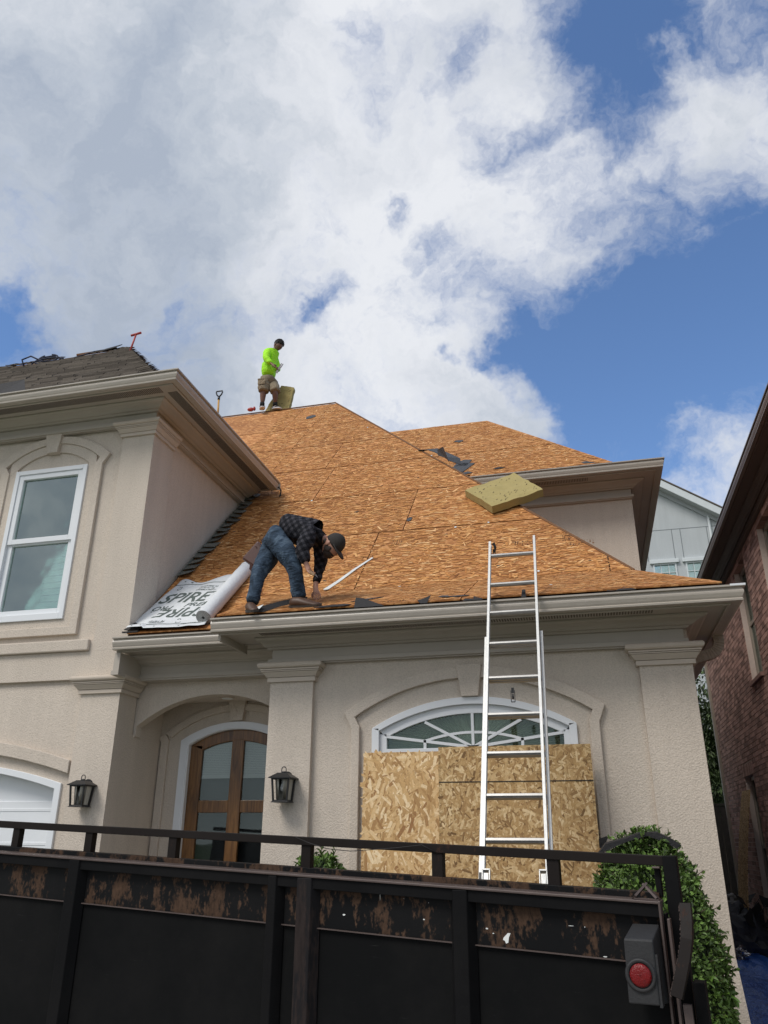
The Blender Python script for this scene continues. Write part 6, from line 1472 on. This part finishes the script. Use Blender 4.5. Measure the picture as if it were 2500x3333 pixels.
J = {'w': (V((-2.775, 6.855, 2.865)), (.138, .160)), 'pel': (V((-2.845, 6.84, 2.785)), (.160, .168)), 'hL': (V((-2.905, 6.91, 2.70)), 0.133), 'tL': (V((-2.925, 6.81, 2.54)), 0.113), 'kL': (kL, .083), 'cL': (kL.lerp(aL, .5), .070), 'aL': (aL+V((0, 0, .02)), 0.070), 'bL': (aL-V((0, .01, .03)), 0.068),
     'hR': (V((-2.80, 6.76, 2.70)), 0.133), 'tR': (V((-2.69, 6.695, 2.56)), 0.118), 'kR': (kR, .086), 'cR': (kR.lerp(aR, .5), .072), 'aR': (aR+V((-.005, 0, .01)), 0.075), 'bR': (aR-V((0, 0, .035)), 0.070)}
skin('jeans', J, [('w', 'pel'), ('pel', 'hL'), ('hL', 'tL'), ('tL', 'kL'), ('kL', 'cL'), ('cL', 'aL'), ('aL', 'bL'), ('pel', 'hR'), ('hR', 'tR'), ('tR', 'kR'), ('kR', 'cR'), ('cR', 'aR'), ('aR', 'bR')], M_JEAN, P1, 'pel', 2, None, .010)
Sx = {'w': (V((-2.83, 6.85, 2.855)), (.085, .115)), 's1': (V((-2.74, 6.86, 2.885)), (.130, .162)), 's2': (V((-2.60, 6.86, 2.865)), (.142, .175)), 'c': (V((-2.48, 6.86, 2.79)), (.138, .172)), 'n': (V((-2.362, 6.856, 2.732)), .066),
      'sR': (V((-2.43, 6.70, 2.73)), .100), 'uR': (V((-2.465, 6.655, 2.63)), .086), 'eR': (V((-2.50, 6.625, 2.53)), .075), 'fR': (V((-2.465, 6.632, 2.46)), .060), 'wR': (V((-2.447, 6.638, 2.40)), .043), 'sL': (V((-2.45, 7.0, 2.76)), .088), 'uL': (V((-2.44, 7.03, 2.64)), .072), 'eL': (V((-2.44, 7.04, 2.53)), .062), 'fL': (V((-2.455, 7.01, 2.42)), .050), 'wL': (V((-2.468, 6.985, 2.32)), .042)}
skin('plaid_shirt', Sx, [('w', 's1'), ('s1', 's2'), ('s2', 'c'), ('c', 'n'), ('c', 'sR'), ('sR', 'uR'), ('uR', 'eR'), ('eR', 'fR'), ('fR', 'wR'), ('c', 'sL'), ('sL', 'uL'), ('uL', 'eL'), ('eL', 'fL'), ('fL', 'wL')], M_PLAID, P1, 's2', 2, None, .012)
shoe('shoe', ft(-2.545, 6.66)+V((-.045, 0, 0)), ft(-2.29, 6.63), nLL, .052, .095, M_BOOT, M_SOLE, P1)
shoe('shoe', ft(-2.965, 6.575), ft(-2.86, 6.47)+V((.02, -.03, 0)), nLL, .045, .09, M_BOOT, M_SOLE, P1)
hf, hu = HF.normalized(), (HU-HF.normalized()*HU.dot(HF.normalized())).normalized(); hs = hf.cross(hu)
m = MB()
def capfn(x, y, z): z = max(z, -.12); return (x*.108, y*.086, z*.118)
m.ell(HC+hu*.022-hf*.004, (hf, hs, hu), 24, 14, 0, capfn)
A = []; n = 12
for k in range(n+1): a = -1.15+2.3*k/n; A.append(HC+hu*(.020-.012*cos(a))+hf*(.090+.095*cos(a))*1.0+hs*.078*sin(a)/sin(1.15))
m.strip(A, [HC+hu*.028+hf*.085*cos(-1.15+2.3*k/n)+hs*.078*sin(-1.15+2.3*k/n)/sin(1.15) for k in range(n+1)], hu*.006); m.ell(HC+hu*.139, (hf*.01, hs*.01, hu*.006), 8, 4)
m.build('baseball_cap', M_CAP2, P1, smooth=True)
m = MB(); m.ell(HC-hu*.066+hf*.040, (hf*.062, hs*.062, hu*.055), 16, 10)
for sg in (-1, 1): m.ell(HC-hu*.035+hf*.022+hs*sg*.062, (hf*.045, hs*.012, hu*.045), 10, 6)
m.build('beard', M_BEARD, P1, smooth=True)
m = MB(); m.ell(HC-hf*.055-hu*.028, (hf*.045, hs*.072, hu*.045), 14, 8); m.build('hair', M_BEARD, P1, smooth=True)
# tool bag and knife
m = MB(); c0, c1 = V((-3.00, 6.93, 2.70)), V((-3.13, 6.93, 2.56)); d = (c1-c0).normalized(); u = V((.62, 0, -.78)); w_ = V((0, 1, 0))
m.loft([c0-u*.10-w_*.07, c0+u*.10-w_*.07, c0+u*.10+w_*.07, c0-u*.10+w_*.07], [c1+d*.05-u*.085-w_*.085, c1-d*.01+u*.13-w_*.085, c1-d*.01+u*.13+w_*.085, c1+d*.05-u*.085+w_*.085])
bg_ = m.build('tool_bag', M_BAG, bevel=.022); tag(bg_, 'dark red-brown leather tool bag hanging behind the bent man\'s hips', 'bag')
m = MB(); m.loft([c1+u*.03-w_*.088, c1+u*.15-w_*.088, c1+u*.15+w_*.088, c1+u*.03+w_*.088], [c1+d*.05+u*.06-w_*.07, c1+d*.04+u*.17-w_*.07, c1+d*.04+u*.17+w_*.07, c1+d*.05+u*.06+w_*.07]); m.bar(V((-2.86, 6.76, 2.84)), V((-3.02, 6.87, 2.76)), .03, .008); m.ell(c0+d*.05-w_*.085-u*.05, ((.008, 0, 0), (0, .005, 0), (0, 0, .008)), 8, 5); m.build('pouch_flap', M_BAG, bg_, bevel=.01)
m = MB(); a_ = V((-2.415, 6.625, 2.325)); b_ = V((-2.35, 6.61, 2.275)); m.bar(a_, b_, .026, .014); kn = m.build('utility_knife', M_HWOOD, bevel=.004); tag(kn, 'pale-handled knife in the right hand of the bent man', 'knife')
m = MB(); m.prism([b_, b_+V((.012, 0, .008)), b_+V((.035, 0, -.028))], (0, .002, 0)); m.build('blade', M_STEEL, kn)

# --- man standing on the ridge --------------------------------------------------
P2 = thing('person', 'young man in hi-vis green shirt and khaki shorts standing on the ridge', 'person', (-6.1, 13.72, 8.55))
zt = 8.56
kN, aN = V((-6.185, 13.62, 8.99)), V((-6.205, 13.66, 8.665)); kF, aF = V((-5.93, 13.66, 8.98)), V((-5.955, 13.78, 8.70))
N = {'pel': (V((-6.14, 13.72, 9.35)), (.135, .115)), 'w': (V((-6.15, 13.72, 9.50)), (.135, .12)), 'ch': (V((-6.12, 13.72, 9.80)), (.145, .125)), 'up': (V((-6.10, 13.72, 9.96)), (.11, .09)), 'nk': (V((-6.04, 13.72, 10.06)), .055), 'hd': (V((-5.99, 13.72, 10.12)), .05),
     'hN': (V((-6.15, 13.64, 9.24)), .10), 'kN': (kN, .070), 'cN': (kN.lerp(aN, .35), .074), 'aN': (aN, .040), 'hF': (V((-6.08, 13.80, 9.24)), .10), 'kF': (kF, .070), 'cF': (kF.lerp(aF, .35), .074), 'aF': (aF, .040),
     'sN': (V((-6.11, 13.56, 9.93)), .062), 'eN': (V((-6.10, 13.46, 9.66)), .046), 'wN': (V((-5.95, 13.42, 9.49)), .030), 'sF': (V((-6.08, 13.88, 9.93)), .062), 'eF': (V((-6.02, 13.92, 9.68)), .046), 'wF': (V((-5.93, 13.72, 9.53)), .030)}
E_ = [('pel', 'w'), ('w', 'ch'), ('ch', 'up'), ('up', 'nk'), ('nk', 'hd'), ('pel', 'hN'), ('hN', 'kN'), ('kN', 'cN'), ('cN', 'aN'), ('pel', 'hF'), ('hF', 'kF'), ('kF', 'cF'), ('cF', 'aF'), ('up', 'sN'), ('sN', 'eN'), ('eN', 'wN'), ('up', 'sF'), ('sF', 'eF'), ('eF', 'wF')]
hand_nodes(N, E_, 'n', N['wN'][0], V((-5.895, 13.41, 9.45)), V((.2, .6, -.6)), r=.010, curl=.75, L=.07); E_.append(('wN', 'np'))
hand_nodes(N, E_, 'f', N['wF'][0], V((-5.885, 13.66, 9.50)), V((.2, -.6, -.4)), r=.010, curl=.7, L=.07); E_.append(('wF', 'fp'))
H2 = V((-5.948, 13.72, 10.155)); F2 = V((.80, -.36, -.48)); U2_ = V((.50, -.1, .86))
slim(N, ['pel', 'w', 'ch', 'up', 'hN', 'hF', 'sN', 'eN', 'sF', 'eF'], .62)
skin('body', N, E_, [M_SKIN2, M_EYE, simple('lip_dark', (.13, .045, .04), .5)], P2, 'pel', 2, lambda m: head_into(m, H2, F2, U2_, 1.15))
hf, hu = F2.normalized(), (U2_-F2.normalized()*U2_.dot(F2.normalized())).normalized(); hs = hf.cross(hu)
m = MB(); m.ell(H2+hu*.035-hf*.012, (hf, hs, hu), 30, 20, 0, lambda x, y, z: tuple(v*(1+.10*noise.noise(V((x, y, z))*9)) for v in (x*.125*(1 if z > -.1 else .8), y*.098, max(z, -.35)*.125)))
for k in range(60):
    a, b = random.uniform(0, 2*pi), random.uniform(.1, 1); q = H2+hu*(.035+.118*b)+hf*(.112*sqrt(max(0, 1-b*b))*cos(a)-.004)+hs*.09*sqrt(max(0, 1-b*b))*sin(a); m.ell(q, ((.022, 0, 0), (0, .022, 0), (0, 0, .018)), 6, 4)
m.build('hair', M_HAIR, P2, smooth=True)
Sx = {'h': (V((-6.13, 13.72, 9.33)), (.172, .150)), 'w': (V((-6.14, 13.72, 9.52)), (0.208, 0.178)), 'm': (V((-6.12, 13.72, 9.68)), (0.201, 0.172)), 'c': (V((-6.10, 13.72, 9.84)), (0.186, 0.161)), 'u': (V((-6.085, 13.72, 9.96)), (0.136, 0.127)), 'n': (V((-6.045, 13.72, 10.03)), 0.083),
      'sN': (V((-6.12, 13.56, 9.93)), 0.103), 'aN': (V((-6.115, 13.50, 9.80)), 0.094), 'eN': (V((-6.10, 13.455, 9.66)), 0.087), 'fN': (V((-6.02, 13.435, 9.57)), 0.072), 'wN': (V((-5.955, 13.42, 9.50)), 0.054), 'sF': (V((-6.08, 13.88, 9.93)), 0.099), 'eF': (V((-6.02, 13.92, 9.68)), 0.081), 'wF': (V((-5.94, 13.74, 9.54)), 0.052)}
skin('hi_vis_shirt', Sx, [('h', 'w'), ('w', 'm'), ('m', 'c'), ('c', 'u'), ('u', 'n'), ('u', 'sN'), ('sN', 'aN'), ('aN', 'eN'), ('eN', 'fN'), ('fN', 'wN'), ('u', 'sF'), ('sF', 'eF'), ('eF', 'wF')], M_HIVIS, P2, 'c', 2, None, .010)
J = {'w': (V((-6.14, 13.72, 9.40)), (0.189, 0.157)), 'pel': (V((-6.13, 13.72, 9.30)), (0.195, 0.168)), 'hN': (V((-6.17, 13.64, 9.20)), 0.146), 'tN': (V((-6.18, 13.63, 9.08)), 0.139), 'kN': (V((-6.175, 13.62, 8.97)), 0.132), 'eN': (V((-6.175, 13.62, 8.92)), 0.125), 'hF': (V((-6.04, 13.78, 9.20)), 0.140), 'tF': (V((-5.98, 13.72, 9.08)), 0.134), 'kF': (V((-5.93, 13.68, 8.96)), 0.125), 'eF': (V((-5.92, 13.67, 8.91)), 0.118)}
skin('cargo_shorts', J, [('w', 'pel'), ('pel', 'hN'), ('hN', 'tN'), ('tN', 'kN'), ('kN', 'eN'), ('pel', 'hF'), ('hF', 'tF'), ('tF', 'kF'), ('kF', 'eF')], M_KHAKI, P2, 'pel', 2, None, .016)
m = MB(); m.box(-6.27, -6.10, 13.485, 13.50, 9.06, 9.18); m.box(-6.275, -6.095, 13.478, 13.495, 9.17, 9.205); m.build('cargo_pocket', M_KHAKI, P2, bevel=.006)
for a_, q in ((aN, 0), (aF, 1)):
    MB().tube([a_+V((0, 0, .03)), a_-V((0, 0, .05))], [.050, .052], 14).build('sock', M_SOCK, P2, smooth=True)
shoe('sneaker', V((-6.245, 13.74, 8.562)), V((-6.12, 13.52, 8.50)), V((0, -.1, 1)), .052, .10, M_SNK, M_SNW, P2, M_SNW)
shoe('sneaker', V((-6.03, 13.84, 8.60)), V((-5.80, 13.72, 8.535)), V((.2, -.1, 1)), .052, .10, M_SNK, M_SNW, P2, M_SNW)
m = MB(); a_, b_ = V((-5.96, 13.39, 9.50)), V((-5.775, 13.39, 9.30)); m.tube([a_, b_], .014, 8); hm = m.build('roofing_hatchet', M_HWOOD, smooth=True); tag(hm, 'roofing hatchet held in front of the man in green', 'hatchet')
m = MB(); c = b_; d = V((.50, 0, .87)).normalized(); e = V((.87, 0, -.5)).normalized()
m.prism([c-d*.085-e*.015, c-d*.085+e*.03, c+d*.015+e*.022, c+d*.075+e*.035, c+d*.165+e*.035, c+d*.165+e*.018, c+d*.085+e*.015, c+d*.085-e*.002, c+d*.165-e*.006, c+d*.165-e*.022, c+d*.07-e*.022, c+d*.01-e*.022], V((0, .012, 0))); m.build('hatchet_head', M_STEEL, hm)
